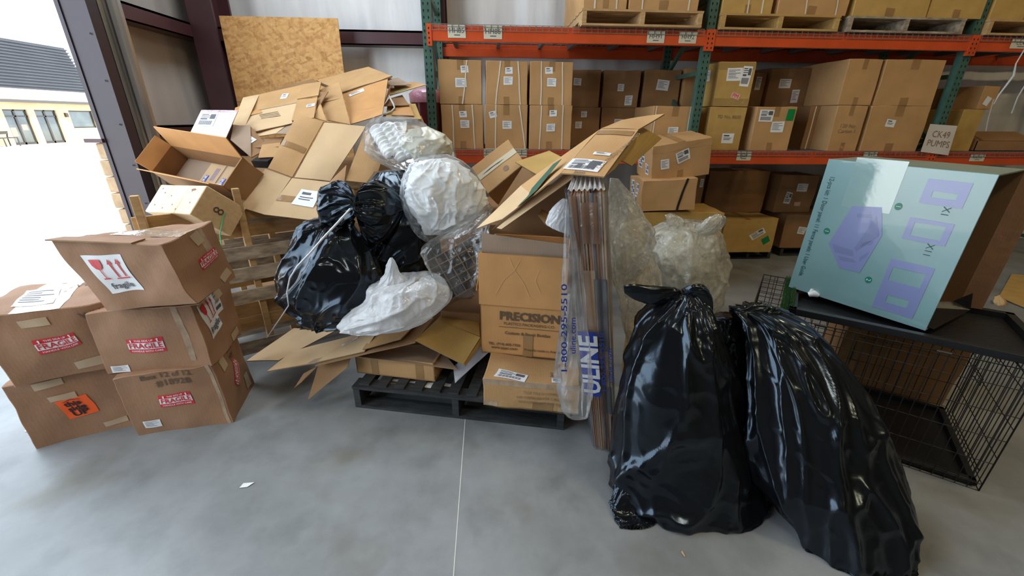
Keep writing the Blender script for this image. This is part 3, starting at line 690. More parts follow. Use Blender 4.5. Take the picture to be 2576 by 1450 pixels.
# pair of leaning cartons on a deeper carton between the heap and the rack
c = Carton('support_carton', 'large dull carton standing under the leaning carton pair', 'box', (P(1612, 600, 3.80).x, 3.80, 0), 0, (0, 0), (.78, .42, .775), CARD_YL, amp=.004)
k = .765; 
def sc(o, k): return (o[0]*k, o[1]*k, CAMH+(o[2]-CAMH)*k)
c = Carton('leaning_carton', 'lower carton of the tilted pair, closed with a black strap', 'box', sc((1.856, 4.965, .540), k), -5.5, (.4, -3.3), (.657*k, .60*k, .370*k), CARD, 'two tilted cartons right of the heap', amp=.004, res=8)
c.face('f').patch('black_strap', .37, .14, .022, .30, BLACK, rot=-14, off=.006)
for u, v in ((.25, .7), (.6, .62), (.3, .42), (.55, .2)): c.label('l', u, v, .09, .10, lines=LINES_B)
k2 = .785
c = Carton('leaning_carton', 'upper carton of the tilted pair with barcode label', 'box', sc((2.036, 5.188, .850), .745), 0.4, (6.3, -9.0), (.726*.745, .55*.745, .446*.745), CARD, 'two tilted cartons right of the heap', amp=.003, res=8)
c.label('f', .52, .62, .12, .10, rot=14, lines=LINES_B); c.label('f', .22, .48, .075, .09, rot=2); c.tape('f', .44, .54, 0, .25); c.tape('t', .42, .55, 0, 1); c.tape('f', 0, 1, .80, .92, CARD)
for u, v in ((.3, .4), (.7, .3), (.45, .62)): c.label('l', u, v, .09, .10, lines=LINES_B)
# OSB board against the rear wall, maroon wrapped roll
def osb():
    m = mat('oriented_strand_board', (.60, .36, .14), .6)
    nt = m.node_tree; n = nt.nodes; L = nt.links; tc = n.new('ShaderNodeTexCoord'); cols = []
    mixp = None
    for i, (sx, rot, sc_) in enumerate(((1, .35, 14), (1, 1.5, 17), (1, 2.5, 13))):
        m0 = n.new('ShaderNodeMapping'); m0.inputs['Rotation'].default_value = (0, rot, 0); L.new(tc.outputs['Object'], m0.inputs[0]); mp = n.new('ShaderNodeMapping'); mp.inputs['Scale'].default_value = (1, .02, 2.8); L.new(m0.outputs[0], mp.inputs[0])
        v = n.new('ShaderNodeTexVoronoi'); v.inputs['Scale'].default_value = sc_; L.new(mp.outputs[0], v.inputs['Vector'])
        cr = n.new('ShaderNodeValToRGB'); e = cr.color_ramp.elements; e[0].color = (.42, .175, .04, 1); e[1].color = (.88, .54, .21, 1); e.new(.5).color = (.74, .40, .13, 1); e.new(.93).color = (.84, .49, .18, 1); e[-1].color = (.42, .17, .06, 1) if i == 1 else (.80, .54, .24, 1)
        sp = n.new('ShaderNodeSeparateColor'); L.new(v.outputs['Color'], sp.inputs[0]); L.new(sp.outputs[0], cr.inputs[0])
        if mixp is None: mixp = cr.outputs[0]
        else:
            mx = n.new('ShaderNodeMix'); mx.data_type = 'RGBA'; mx.inputs[0].default_value = [0, .36, .30][i]; L.new(mixp, mx.inputs[6]); L.new(cr.outputs[0], mx.inputs[7]); mixp = mx.outputs[2]
    L.new(mixp, n['Principled BSDF'].inputs['Base Color']); return m
ob = MB().box((0, 0, 0), (1.19, .012, 2.44)).quad([(0, -.0006, 1.63), (1.19, -.0006, 1.63), (1.19, -.0006, 1.637), (0, -.0006, 1.637)], 1).quad([(0, -.0006, 1.43), (1.19, -.0006, 1.43), (1.19, -.0006, 1.437), (0, -.0006, 1.437)], 1)
o = ob.build('osb_board', [osb(), INKFADE]); o.matrix_world = Matrix.Translation((-2.735, 5.08, .095)) @ Matrix.Rotation(R_(-1.5), 4, 'X')
tag(o, 'large sheet of oriented strand board leaning on the rear wall', 'board')
tag(MB().box((-2.75, 4.98, 0), (-1.5, 5.11, .094)).build('timber_block', WOOD), 'timber beam on the floor under the strand board sheet', 'timber')
rl = empty('wrapped_roll', 'tall maroon roll in plastic wrap standing beside the left green upright', 'roll', (-.60, 4.55, 0))
MB().tube([(0, 0, 0), (0, 0, 1.78)], .16, 24).build('roll_body', mat('maroon_wrap', (.13, .018, .028), .12, bump=.4, bump_scale=9, stretch=(3, 3, .4), coat=.5), rl, smooth=True)
MB().tube([(0, 0, 1.72), (0, 0, 1.80), (.0, 0, 1.84), (0, 0, 1.86)], [.165, .17, .12, .02], 24).build('gathered_top', mat('pinkish_film', (.55, .25, .33), .15, bump=.8, bump_scale=25, coat=.5), rl, smooth=True)

# ================================================================== BOX STACKS AT THE LEFT
PK = CARD_PK
def fragile(c, f, fu, fv, w=.105, rot=0, h=None):
    """red and white FRAGILE sticker"""
    W_, H_ = c.size(f); F = c.face(f); h = h or w*.52; u, v = fu*W_, fv*H_
    s = F.patch('fragile_sticker', u, v, w, h, RED, rot, off=.0018, n=14)
    cs, sn = math.cos(R_(rot)), math.sin(R_(rot)); at = lambda a, b: (u+a*cs-b*sn, v+a*sn+b*cs)
    q = F.patch('white_band', *at(0, 0), w*.97, h*.44, PAPER, rot, off=.0032, n=12, parent=s)
    F.text('FRAGILE', *at(0, 0), h*.50, RED, rot, off=.0048, sx=.95, parent=s, bold=.02)
    F.text('THIS SIDE UP', *at(0, h*.36), h*.17, PAPER, rot, off=.0042, parent=s, bold=.01)
    F.text('HANDLE WITH CARE', *at(0, -h*.36), h*.17, PAPER, rot, off=.0042, parent=s, bold=.01)
    for k in (-1, 1):
        F.patch('arrow', *at(k*w*.36, h*.36), h*.14, h*.22, PAPER, rot, off=.0042, parent=s, shape=[(-.5, -1), (.5, -1), (.5, .2), (1, .2), (0, 1), (-1, .2), (-.5, .2)])
def glass_label(c, f, fu, fv, w, h, rot=0, extra=False):
    """white label with the goblet, two arrows and the word fragile"""
    W_, H_ = c.size(f); F = c.face(f); u, v = fu*W_, fv*H_
    s = F.patch('goblet_label', u, v, w, h, PAPER, rot, off=.002, n=16)
    cs, sn = math.cos(R_(rot)), math.sin(R_(rot)); at = lambda a, b: (u+a*cs-b*sn, v+a*sn+b*cs)
    gb = F.patch('goblet_symbol', *at(-w*.24, h*.14), w*.30, h*.50, RED, rot, off=.0055, parent=s, shape=[(-.9, 1), (-.2, 1), (.9, 1), (.85, .45), (.55, .12), (.1, .0), (-.1, .0), (-.55, .12), (-.85, .45)])
    F.patch('stem', *at(-w*.24, h*.045), w*.028, h*.23, RED, rot, off=.0055, n=3, parent=gb); F.patch('foot', *at(-w*.24, -h*.075), w*.17, h*.03, RED, rot, off=.0055, n=2, parent=gb)
    for k in (.10, .32):
        F.patch('arrow_symbol', *at(w*k, h*.17), w*.13, h*.46, RED, rot, off=.0055, parent=s, shape=[(-.35, -1), (.35, -1), (.35, .4), (1, .4), (0, 1), (-1, .4), (-.35, .4)])
    F.patch('arrow_base', *at(w*.21, h*-.09), w*.40, h*.028, RED, rot, off=.0055, parent=s, n=1)
    F.text('fragile', *at(0, -h*.30), h*.24, INK, rot, off=.0050, parent=s, bold=.02)
    if extra:
        q = F.patch('side_strip', *at(w*.72, h*.25), w*.55, h*.95, PAPER, rot, off=.0018, parent=s, lines=[(.12, .84, .88, .94), (.12, .12, .88, .22), (.3, .6, .6, .63), (.3, .5, .7, .53)])
        F.text('mixt', *at(w*.74, h*.10), h*.14, INK, rot, off=.003, parent=s)
g = 'stack of three FRAGILE cartons at the left front'
A1 = Carton('fragile_carton', 'bottom carton of the three-box FRAGILE stack, with Box 12 of 12 written on it', 'box', (-1.877, 1.849, 0), 11.3, (0, 0), (.445, .381, .366), PK, g, amp=.005, res=12,
            warp={'001': (-.012, 0, .0), '101': (-.012, 0, .012), '111': (-.02, 0, .0)})
fragile(A1, 'f', .50, .50, .145); A1.label('f', .20, .17, .075, .040, rot=-2); A1.text('f', '#18928', .55, .80, .052, INKBR, rot=2, name='handwriting', bold=.012); A1.text('f', 'Box 12 of 12', .50, .93, .045, INKBR, rot=2, name='handwriting', bold=.012)
A1.label('r', .25, .84, .06, .07, TAPE_PL, rot=10, lines=[]); fragile(A1, 'r', .55, .52, .15, rot=50); A1.text('r', 'WH\nMY', .62, .84, .05, INKBR, rot=6, name='handwriting'); A1.label('r', .8, .2, .06, .09, TAPE_PL, lines=[])
A1.tape('f', .93, .97, 0, 1, TAPE_CL)
A2 = Carton('fragile_carton', 'middle carton of the three-box FRAGILE stack', 'box', (-1.935, 1.876, .372), 7.3, (-.7, .3), (.483, .374, .346), PK, g, amp=.006, res=12,
            warp={'001': (.01, 0, -.01), '101': (-.035, .0, .0), '111': (.0, .02, .01), '011': (0, .02, 0)})
fragile(A2, 'f', .47, .45, .155, rot=-1); A2.label('f', .14, .09, .075, .045, rot=-3); glass_label(A2, 'r', .30, .66, .13, .20, rot=10, extra=True)
for u, v in ((.22, .9), (.75, .12), (.6, .86)): A2.label('r', u, v, .08, .055, TAPE_PL, rot=18, lines=[])
A2.tape('f', .80, .86, .1, 1, TAPE_CL)
A3 = Carton('fragile_carton', 'top carton of the three-box FRAGILE stack, crushed along its top edge', 'box', (-1.790, 1.846, .735), -3.0, (4.0, -4.7), (.432, .291, .313), PK, g, amp=.006, res=16,
            warp={'001': (-.06, .02, .03), '101': (-.03, .0, -.02), '000': (-.005, 0, 0), '100': (0, .02, .0), '111': (-.0, .03, 0), '011': (-.01, .05, -.03), '110': (0, .03, 0)})
glass_label(A3, 'f', .37, .56, .15, .165, rot=6); fragile(A3, 'r', .62, .52, .115, rot=9); A3.label('r', .60, .87, .05, .06, TAPE_PL, rot=12, lines=[]); A3.label('r', .80, .1, .07, .035, TAPE_PL, rot=18, lines=[])
A3.tape('t', -.02, 1.0, .36, .72, TAPE_CL); A3.tape('r', .62, .76, .6, 1, TAPE_CL)
# crushed flap overhanging the top front edge
F = panel('crushed_flap', [A3.pt('t', -.008, -.012, .006), A3.pt('t', .32, -.012, .004), A3.pt('t', .33, .045, .006), A3.pt('t', .0, .05, .004)], PK, A3.root, th=.006, n=(16, 3), amp=.006)
g = 'two stacked cartons at the far left'
# the far-left stack: two cartons turned away, FRAGILE above and this side UP below
B1 = Carton('stacked_carton', 'bottom carton at far left with orange this side UP sticker', 'box', PZ(101, 1126, 0), 24, (0, 0), (.43, .40, .385), PK, g, amp=.006, res=12, warp={'001': (-.02, 0, 0), '100': (0, 0, 0)})
so = B1.label('f', .47, .50, .115, .125, ORG, rot=8, lines=[], name='orange_sticker'); Fb = B1.face('f'); cu, cv = .47*.43, .50*.385
for t, dv in (('this', .030), ('side', -.001), ('UP', -.036)): Fb.text(t, cu-.004-dv*.14, cv+dv, .040 if t != 'UP' else .05, BLACK, rot=8, off=.0055, parent=so, bold=.035)
Fb.patch('roof_mark', cu-.008, cv+.053, .07, .012, BLACK, rot=8, off=.0055, parent=so, shape=[(-1, -1), (0, 1), (1, -1), (.8, -1), (0, .5), (-.8, -1)])
for u, v in ((.35, .92), (.72, .12), (.40, .70)): B1.label('f', u, v, .10, .035, TAPE_PL, rot=3, lines=[])
B2 = Carton('stacked_carton', 'upper carton at far left with FRAGILE sticker and handwriting', 'box', PZ(38, 972, .388), 24, (0, 0), (.455, .40, .36), PK, g, amp=.006, res=12, warp={'001': (-.03, 0, .0), '101': (-.03, 0, .0), '111': (-.02, 0, .0), '011': (-.03, 0, 0)})
fragile(B2, 'f', .47, .52, .15, rot=5)
for t, u, v, s_ in (('WH', .83, .86, .05), ('NY', .88, .68, .06), ('H', .93, .5, .05), ('6/5', .87, .32, .05)): B2.text('f', t, u, v, s_, INKBR, rot=5, name='handwriting', bold=.012)
B2.label('f', .40, .86, .10, .04, TAPE_PL, rot=4, lines=[]); B2.label('f', .62, .12, .11, .045, TAPE_PL, rot=3, lines=[]); B2.tape('t', .25, .62, 0, 1, TAPE_CL); B2.label('t', .35, .45, .14, .2, rot=4, lines=LINES_A)
B2.text('t', 'WH', .7, .75, .06, INKBR, name='handwriting')

# ================================================================== STANDING PALLETS
def stand(label, px, yaw, lean, m, L=1.02, H=1.16, posts=True, mi2=None, group='wooden pallets standing on edge behind the FRAGILE stack', seed=1, front=(.095, .46, .61, .75), back=(.23, .885, 1.0, .33, .55)):
    r = empty('standing_pallet', label, 'pallet', Matrix.Translation(px) @ rotv(yaw) @ Matrix.Rotation(R_(-lean), 4, 'X'), group)
    rr = random.Random(seed)
    for k in range(3):
        x = k*(L-.04)/2
        s = MB().box((x, 0, 0), (x+.04, .085, H)); s.build('stringer', WOOD, r, bevel=.003)
    for z in front: MB().box((-.03, -.018, z-.045+rr.uniform(-.006, .006)), (L+.02, -.001, z+.045)).build('deck_board', mi2 or m, r, bevel=.002)
    for z in back: MB().box((-.03, .086, z-.045), (L+.02, .104, z+.045+rr.uniform(-.01, .01))).build('bottom_board', m, r, bevel=.002)
    return r
stand('frontmost pallet standing on edge, worn black deck boards', (-1.975, 2.40, 0), 34, 3, WOOD, mi2=WOODG, seed=3)
stand('second pallet standing on edge behind the front one, grey boards', (-1.98, 2.74, 0), 34, 8, WOODG, seed=5, front=(.1, .3, .5, .7, .9, 1.08), back=(.2, .6, 1.0))
r = stand('tilted grey pallet leaning behind the two standing ones', (-1.86, 2.98, 0), 33, 13, WOODG, seed=8, front=(.1, .3, .5, .7, .9, 1.08), back=(.2, .6, 1.0)); 
tag(MB().tube([P(580, 510, 2.72), P(562, 548, 2.62), P(553, 590, 2.55), P(560, 640, 2.5)], .0035, 5).build('green_strap', mat('green_strapping', (.05, .42, .20), .35), smooth=True), 'thin green plastic strap hanging from the standing pallet', 'strap')

# base for the heap: bulk carton behind the standing pallets
bk = Carton('bulk_carton', 'very large brown bulk carton buried under the heap of flattened boxes', 'box', (-2.78, 3.98, 0), 0, (0, 0), (2.0, .95, 1.18), CARD_DK, amp=.006, res=8)

# ================================================================== OPEN BOXES IN THE HEAP
def open_box(name, label, o, yaw, tilt, dims, m, mi=None, th=.006, flaps=(), group=None, mtx=None):
    """flaps: (side, length, fold angle from the wall plane outwards, material)"""
    w, d, h = dims
    r = empty(name, label, 'box', mtx if mtx is not None else Matrix.Translation(Vector(o)) @ rotv(yaw, tilt), group)
    mi = mi or m
    b = MB().box((0, 0, 0), (w, d, th)); wl = []
    b.box((0, 0, 0), (w, th, h)).box((0, d-th, 0), (w, d, h)).box((0, 0, 0), (th, d, h)).box((w-th, 0, 0), (w, d, h))
    body = b.build('carton_body', m, r)
    for side, ln, ang, mm in flaps:
        f = MB().box((.004, -th, 0), ((w if side in 'fb' else d)-.004, 0, ln)).build('flap', mm or m, r)
        base = {'f': Matrix.Translation((0, th, h)), 'b': Matrix.Translation((w, d-th, h)) @ Matrix.Rotation(math.pi, 4, 'Z'),
                'r': Matrix.Translation((w-th, 0, h)) @ Matrix.Rotation(math.pi/2, 4, 'Z'), 'l': Matrix.Translation((th, d, h)) @ Matrix.Rotation(-math.pi/2, 4, 'Z')}[side]
        f.matrix_basis = base @ Matrix.Rotation(R_(ang), 4, 'X')
    return r
ULB = mat('print_blue', (.03, .05, .42), .5)
kj = .854
J = open_box('open_carton', 'open tilted carton with ULINE printing inside, flaps coloured orange as if sunlit', Vector(sc((-2.647, 3.675, 1.052), kj))+rotv(-26.9, (45.0, 5.1)) @ Vector((0, 0, 0)), -26.9, (45.0, 5.1), (.811*kj, .272*kj, .161*kj), CARD_DK,
             flaps=(('b', .15, 12, CARD_OR), ('f', .09, 28, CARD_OR), ('r', .16, 165, CARD_DK), ('l', .10, 20, CARD_OR)))  # orange flaps carry sunlight in their colour, the brown right flap shade
w, d, h = .811*kj, .272*kj, .161*kj
F = Face(lambda u, v, off: Vector((u, v, .0065+off)), J)
F.patch('inner_liner', w*.5, d*.5, w*.97, d*.95, CARD_GR, n=1, off=.001)
for cx, t, rr_ in ((w*.48, 'ULINE', 90), (w*.72, 'ULINE', 90)):
    s = F.patch('printed_panel', cx, d*.5, .15, d*.9, CARD_LT, n=1, off=.003, lines=[(.55+.07*i, .35, .58+.07*i, .85) for i in range(4)], m2=mat('print_pale_blue', (.20, .20, .42), .6))
    q = F.patch('blue_logo_box', cx-.035, d*.32, .035, d*.40, ULB, n=1, off=.005, parent=s); F.text(t, cx-.035, d*.32, .032, PAPER, rot=90, off=.0065, parent=q, bold=.02)
# red striped envelope on the near flap
Fe = panel('red_striped_envelope', [P(506, 458, 2.98), P(556, 464, 2.96), P(575, 488, 2.92), P(520, 478, 2.94)], PAPER, th=.003, n=(4, 3), amp=.002)
tag(Fe.obj, 'white envelope with red stripes tucked at the open carton front', 'envelope'); Fe.patch('red_stripes', Fe.W*.5, Fe.H*.42, Fe.W*.8, Fe.H*.6, RED, n=2, off=.001, parent=Fe.obj)
# wooden crate lid box
kl = .84
Lb = Carton('pine_crate', 'small pale pine crate with knots, tilted behind the top FRAGILE carton', 'crate', sc((-2.496, 3.485, .702), kl), -29.9, (47.7, -4.5), (.66*kl, .24*kl, .30*kl), PINE, amp=.0008, res=3)
Lb.text('r', '8', .5, .5, .09, INKBR)
Ft = Lb.face('t'); KN = mat('knot_dark', (.20, .07, .03), .7)
for u, v in ((.08, .05), (.2, .03), (.12, .14), (.29, .06), (.43, .16), (.22, .12), (.06, .17), (.36, .03), (.48, .08)): Ft.patch('knot', u, v, .010, .012, KN, off=.0012, shape=[(math.cos(a), math.sin(a)) for a in [i*.785 for i in range(8)]])
Ft.patch('burn_mark', .44, .17, .06, .02, KN, off=.0012, shape=[(-1, 0), (-.5, .6), (.4, .9), (1, 0), (.3, -.7), (-.6, -.6)])
for u in (.18, .37): Ft.patch('board_seam', u, .10, .002, .20, KN, off=.001, n=1)
# white-flap carton
kk = empty('white_flap_carton', 'open carton with big white flap and shipping label, at top left of the heap', 'box', P(580, 353, 3.3))
def kp(pts, m, n='flap', **k): F = panel(n, pts, m, kk, **k); return F
WHF = mat('white_faced_board', (.74, .72, .76), .5, noise_amt=.04)
F = kp([P(472, 348, 3.30), P(567, 351, 3.25), P(599, 279, 3.45), P(507, 278, 3.52)], WHF, 'white_flap', amp=.004)
F.patch('shipping_label', F.W*.28, F.H*.66, F.W*.46, F.H*.48, PAPER, off=.002, lines=LINES_B, parent=kk)
F.patch('red_edge_tape', F.W*.5, F.H*.97, F.W*.96, F.H*.06, mat('red_white_tape', (.72, .45, .50), .4, noise_amt=.5, noise_scale=50), off=.002, parent=kk)
kp([P(580, 352, 3.28), P(632, 397, 3.15), P(630, 316, 3.42), P(587, 317, 3.45)], CARD_GR, 'side_wall')
F = kp([P(632, 397, 3.15), P(677, 372, 3.25), P(628, 316, 3.44), P(590, 318, 3.46)], CARD_DK, 'inner_wall'); F.patch('inside_label', F.W*.42, F.H*.45, .07, .09, PAPER, rot=20, off=.003, lines=LINES_A, parent=kk)
world_children(kk)

# ================================================================== FLATTENED CARTONS HEAPED BEHIND
HG = 'flattened cartons heaped at the back'
def flat(label, root_at, specs, name='flattened_carton', group=HG, amp=.006, th=.006):
    r = empty(name, label, 'cardboard', root_at, group); out = []
    for sp in specs:
        pts, m = sp[0], sp[1]; F = panel('cardboard_panel', [P(*q) for q in pts], m, r, th=th, amp=amp, bend=sp[2] if len(sp) > 2 else 0); out.append(F)
    return r, out
r, o = flat('big flattened carton with printed text and two small white labels', P(690, 320, 3.6), [
    ([(586, 315, 3.55), (617, 318, 3.52), (653, 239, 4.05), (612, 247, 4.08)], CARD_LT),
    ([(617, 318, 3.52), (734, 305, 3.45), (748, 258, 3.75), (636, 281, 3.80)], CARD_LT),
    ([(636, 281, 3.80), (748, 258, 3.75), (761, 213, 4.02), (653, 239, 4.05)], CARD),
    ([(734, 305, 3.45), (790, 297, 3.42), (799, 246, 3.70), (748, 252, 3.73)], CARD),
    ([(748, 250, 3.75), (801, 240, 3.72), (808, 206, 3.98), (761, 213, 4.02)], CARD),
    ([(640, 333, 3.42), (736, 310, 3.38), (734, 303, 3.45), (617, 316, 3.52)], CARD_LT)])
o[3].patch('small_label', o[3].W*.75, o[3].H*.62, .075, .05, PAPER, off=.003, lines=LINES_A); o[2].patch('small_label', o[2].W*.64, o[2].H*.55, .06, .08, PAPER, rot=-10, off=.003, lines=LINES_C)
for i in range(4): o[1].patch('printed_text', o[1].W*(.42+.03*i), o[1].H*(.62-.09*i), .16, .012, INKFADE, rot=4, off=.002, n=1)
for i in range(4): o[1].patch('seam_tape', o[1].W*(.15+.25*i), o[1].H*.98, .12, .02, TAPE_PL, rot=2, off=.002, n=2)
world_children(r)
r, o = flat('lower pair of pale flattened sheets under the big printed one', P(690, 340, 3.5), [
    ([(652, 343, 3.35), (694, 337, 3.32), (734, 309, 3.45), (640, 331, 3.48)], CARD_LT), ([(694, 337, 3.32), (722, 338, 3.3), (745, 306, 3.4), (708, 318, 3.42)], CARD_GR)]); world_children(r)
r, o = flat('flattened sheet at the very top of the heap, pointing right', P(900, 220, 4.2), [
    ([(860, 233, 3.95), (987, 193, 3.95), (927, 169, 4.4), (797, 203, 4.4)], CARD)], amp=.012, th=.012)
for a in range(2): F = panel('cardboard_panel', [P(862, 236+a*4, 3.95), P(986, 195+a*4, 3.95), P(930, 178, 4.4), P(800, 210, 4.4)], CARD_DK, r, th=.005, amp=.012)
world_children(r)
r, o = flat('orange-brown folded carton below the top sheet, with white strip label', P(920, 290, 3.8), [
    ([(877, 284, 3.62), (966, 267, 3.62), (976, 200, 3.92), (862, 236, 3.95)], CARD_OR), ([(883, 313, 3.45), (962, 289, 3.45), (966, 267, 3.62), (877, 284, 3.62)], CARD_OR)])
o[0].patch('strip_label', o[0].W*.30, o[0].H*.83, .10, .055, PAPER, rot=8, off=.003, lines=LINES_C); world_children(r)
r, o = flat('long creased sheet in the middle of the heap', P(840, 300, 3.6), [
    ([(810, 258, 3.70), (864, 247, 3.70), (854, 207, 4.0), (803, 228, 4.0)], CARD), ([(824, 303, 3.5), (882, 314, 3.42), (864, 247, 3.70), (806, 258, 3.72)], CARD)]); world_children(r)
r, o = flat('small pointed sheet beside the big printed flattened carton', P(800, 280, 3.6), [([(795, 292, 3.55), (803, 268, 3.6), (826, 231, 3.75), (800, 232, 3.8)], CARD_DK), ([(790, 297, 3.48), (822, 305, 3.4), (806, 262, 3.6), (796, 280, 3.55)], CARD)]); world_children(r)
r, o = flat('dull flattened sheet behind the big printed one against the board', P(760, 215, 4.3), [([(660, 240, 4.1), (800, 212, 4.15), (788, 199, 4.5), (700, 222, 4.5)], CARD_DK)]); world_children(r)
r, o = flat('flattened sheet low at the left edge of the heap by the white flap', P(600, 280, 4.1), [([(586, 300, 3.7), (660, 285, 3.7), (650, 250, 4.1), (592, 272, 4.1)], CARD_OR)]); world_children(r)
# right end of the heap, torn and crossed sheets
r, o = flat('torn grey-brown sheet pointing right from the top of the heap', P(1000, 205, 4.1), [([(975, 216, 4.0), (1034, 214, 3.95), (1000, 196, 4.3), (972, 200, 4.3)], CARD_GR), ([(972, 222, 3.98), (992, 222, 3.95), (990, 206, 4.1), (973, 206, 4.1)], CARD_GR)]); world_children(r)
r, o = flat('long sheet at the right end reaching towards the green upright', P(1020, 220, 4.0), [([(980, 240, 3.9), (1074, 214, 3.9), (1040, 206, 4.25), (975, 215, 4.25)], CARD)]); o[0].patch('green_print', .10, .05, .13, .03, mat('green_ink', (.15, .30, .12), .6), rot=8, off=.003); world_children(r)
r, o = flat('dark folded sheet at the right end of the heap in shade', P(1000, 270, 3.8), [([(965, 268, 3.7), (1030, 265, 3.75), (1012, 240, 3.95), (978, 250, 3.9)], CARD_DK), ([(985, 290, 3.6), (1042, 292, 3.62), (1028, 262, 3.8), (1000, 268, 3.75)], CARD_OR), ([(966, 262, 3.68), (972, 240, 3.72), (984, 214, 3.95), (980, 236, 3.86)], CARD)]); world_children(r)
r, o = flat('brown sheets leaning behind the upper clear bag', P(980, 330, 3.5), [([(970, 300, 3.55), (1060, 300, 3.6), (1045, 262, 3.85), (975, 262, 3.85)], CARD_YL), ([(930, 330, 3.5), (1075, 330, 3.5), (1060, 292, 3.75), (965, 290, 3.72)], CARD_DK)]); world_children(r)
tag(MB().tube([P(979, 243, 3.75), P(990, 262, 3.70), P(993, 272, 3.68), P(985, 281, 3.66), P(965, 289, 3.62)], .008, 6).build('looped_string', mat('white_cord', (.62, .60, .55), .4), smooth=True), 'white cord looping out of the right end of the heap', 'cord')
r, o = flat('flat sheets stuffed in the gap under the big printed carton', P(680, 370, 3.3), [([(632, 372, 3.25), (700, 372, 3.2), (715, 345, 3.35), (650, 350, 3.35)], CARD_DK), ([(650, 398, 3.1), (700, 395, 3.1), (706, 360, 3.25), (660, 365, 3.25)], CARD)]); world_children(r)
tag(MB().box((0, 0, 0), (.13, .08, .05)).build('black_box', PLBLACK), 'small black box in the gap beside the open ULINE carton', 'box'); o = COL.objects['black_box']; o.matrix_world = Matrix.Translation(P(640, 422, 3.1)) @ rotv(-15, (20, 0))

# ------------------------------------------------------------------ the large opened carton in the middle
r, o = flat('large opened-out pale carton with address label, left of the black bags', P(730, 540, 2.8), [
    ([(674, 424, 3.02), (735, 446, 3.0), (814, 308, 3.30), (748, 289, 3.36)], CARD, .012),
    ([(741, 447, 3.0), (831, 457, 2.98), (921, 319, 3.22), (817, 309, 3.28)], CARD_LT, .008),
    ([(593, 519, 2.82), (667, 541, 2.78), (733, 449, 3.0), (668, 426, 3.02)], CARD_LT, .006),
    ([(667, 541, 2.78), (797, 557, 2.75), (831, 459, 2.96), (735, 449, 3.0)], CARD_LT, .005),
    ([(869, 455, 2.9), (941, 463, 2.93), (958, 412, 3.05), (921, 320, 3.22)], CARD, .004),
    ([(806, 512, 2.82), (867, 463, 2.88), (872, 416, 2.95), (831, 458, 2.96)], CARD_DK)], name='opened_carton', group=None)
o[3].patch('address_label', o[3].W*.62, o[3].H*.52, .16, .135, PAPER, rot=-3, off=.004, lines=LINES_C)
o[3].patch('packing_tape', o[3].W*.22, o[3].H*.45, .14, .05, TAPE, off=.003); o[3].patch('packing_tape', o[3].W*.86, o[3].H*.42, .12, .04, TAPE, off=.003)
o[0].patch('packing_tape', o[0].W*.5, o[0].H*.45, o[0].W*.9, .045, TAPE, off=.003)
world_children(r)
F = o[1]

# ================================================================== BLACK PALLET AND WHAT STANDS ON IT
pallet('black_pallet', 'black painted wooden pallet under the clutter in the middle of the floor', 1.217, 1.0, Matrix.Translation((-.796, 2.040, 0)) @ rotv(-11.8), WOODB, H=.145, nb=2, bw_=.10)
pr_ = bpy.context.scene.collection.objects.get('black_pallet')
for k in range(11): MB().box((.03+k*.106, .02, .1455), (.03+k*.106+.062, .96, .158)).build('top_slat', WOODB, pr_)
# flat taped carton with compliance text
D = Carton('compliance_carton', 'low taped carton on the black pallet with shipping label and compliance text', 'box', (-.049, 1.830, .160), -10.4, (0, 0), (.50, .42, .165), CARD, amp=.005, res=12)
for i, t in enumerate(('TSCA TITLE VI COMPLIANT', 'FOR FORMALDEHYDE CALIFORNIA', '93120 COMPLIANT FOR PHASE 2')): D.text('f', t, .64, .62-.17*i, .021, INKFADE, sx=.85)
D.label('t', .28, .11, .17, .07, rot=-12, lines=LINES_B); D.label('t', .76, .10, .05, .045, rot=0, lines=LINES_C); D.text('t', 'H1', .72, .24, .035, INK, rot=90)
D.tape('f', 0, 1, .80, 1.0, TAPE_CL); D.tape('f', .55, .75, 0, .3, TAPE); D.tape('f', .0, .15, 0, .2, TAPE_CL); D.tape('f', .8, 1, .05, .2, TAPE_PL)
# printed corrugated carton, open with a fold-over flap
ew, ed, eh = .463, .40, .60
E_ = open_box('printed_carton', 'open corrugated carton printed PRECISION, standing on the low taped carton', (-.053, 2.089, .327), -12.6, (0, 0), (ew, ed, eh), CARD_OR,
              flaps=(('l', .22, 172, CARD_OR),))
Ff = Face(lambda u, v, off: Vector((u, -off, v)), E_)
Ff.patch('fold_over_flap', ew*.5, eh-.145, ew*1.02, .29, CARD_OR, off=.010, n=1); COL.objects['fold_over_flap'].modifiers.new('solid', 'SOLIDIFY').thickness = .005
E0 = eh-.30
for t, u, v, s_, b in (('PRECISION', .285, E0-.055, .070, .035), ('PLASTICS PACKAGING CO.', .285, E0-.10, .0235, .01), ('Custom & Stock Bottles', .275, E0-.158, .026, .02), ('TEL. (714) 805-7700', .145, .066, .022, .02), ('www.pppc.com', .145, .043, .024, .02), ('Proudly made in Anaheim', .37, .045, .021, .015)):
    Ff.text(t, u*ew/.463-.01, v, s_, INKBR, off=.004, sx=.98 if 'PREC' in t else 1, bold=b)
Ff.patch('rule_line', .275, E0-.122, .34, .003, INKBR, off=.004, n=1)
Ff.patch('packing_tape', .27, .07, .055, .14, TAPE, off=.003)
cr = Face(lambda u, v, off: Vector((u, -.0135-off, v)), E_); CRM = mat('crease_pale', (.62, .40, .22), .8)
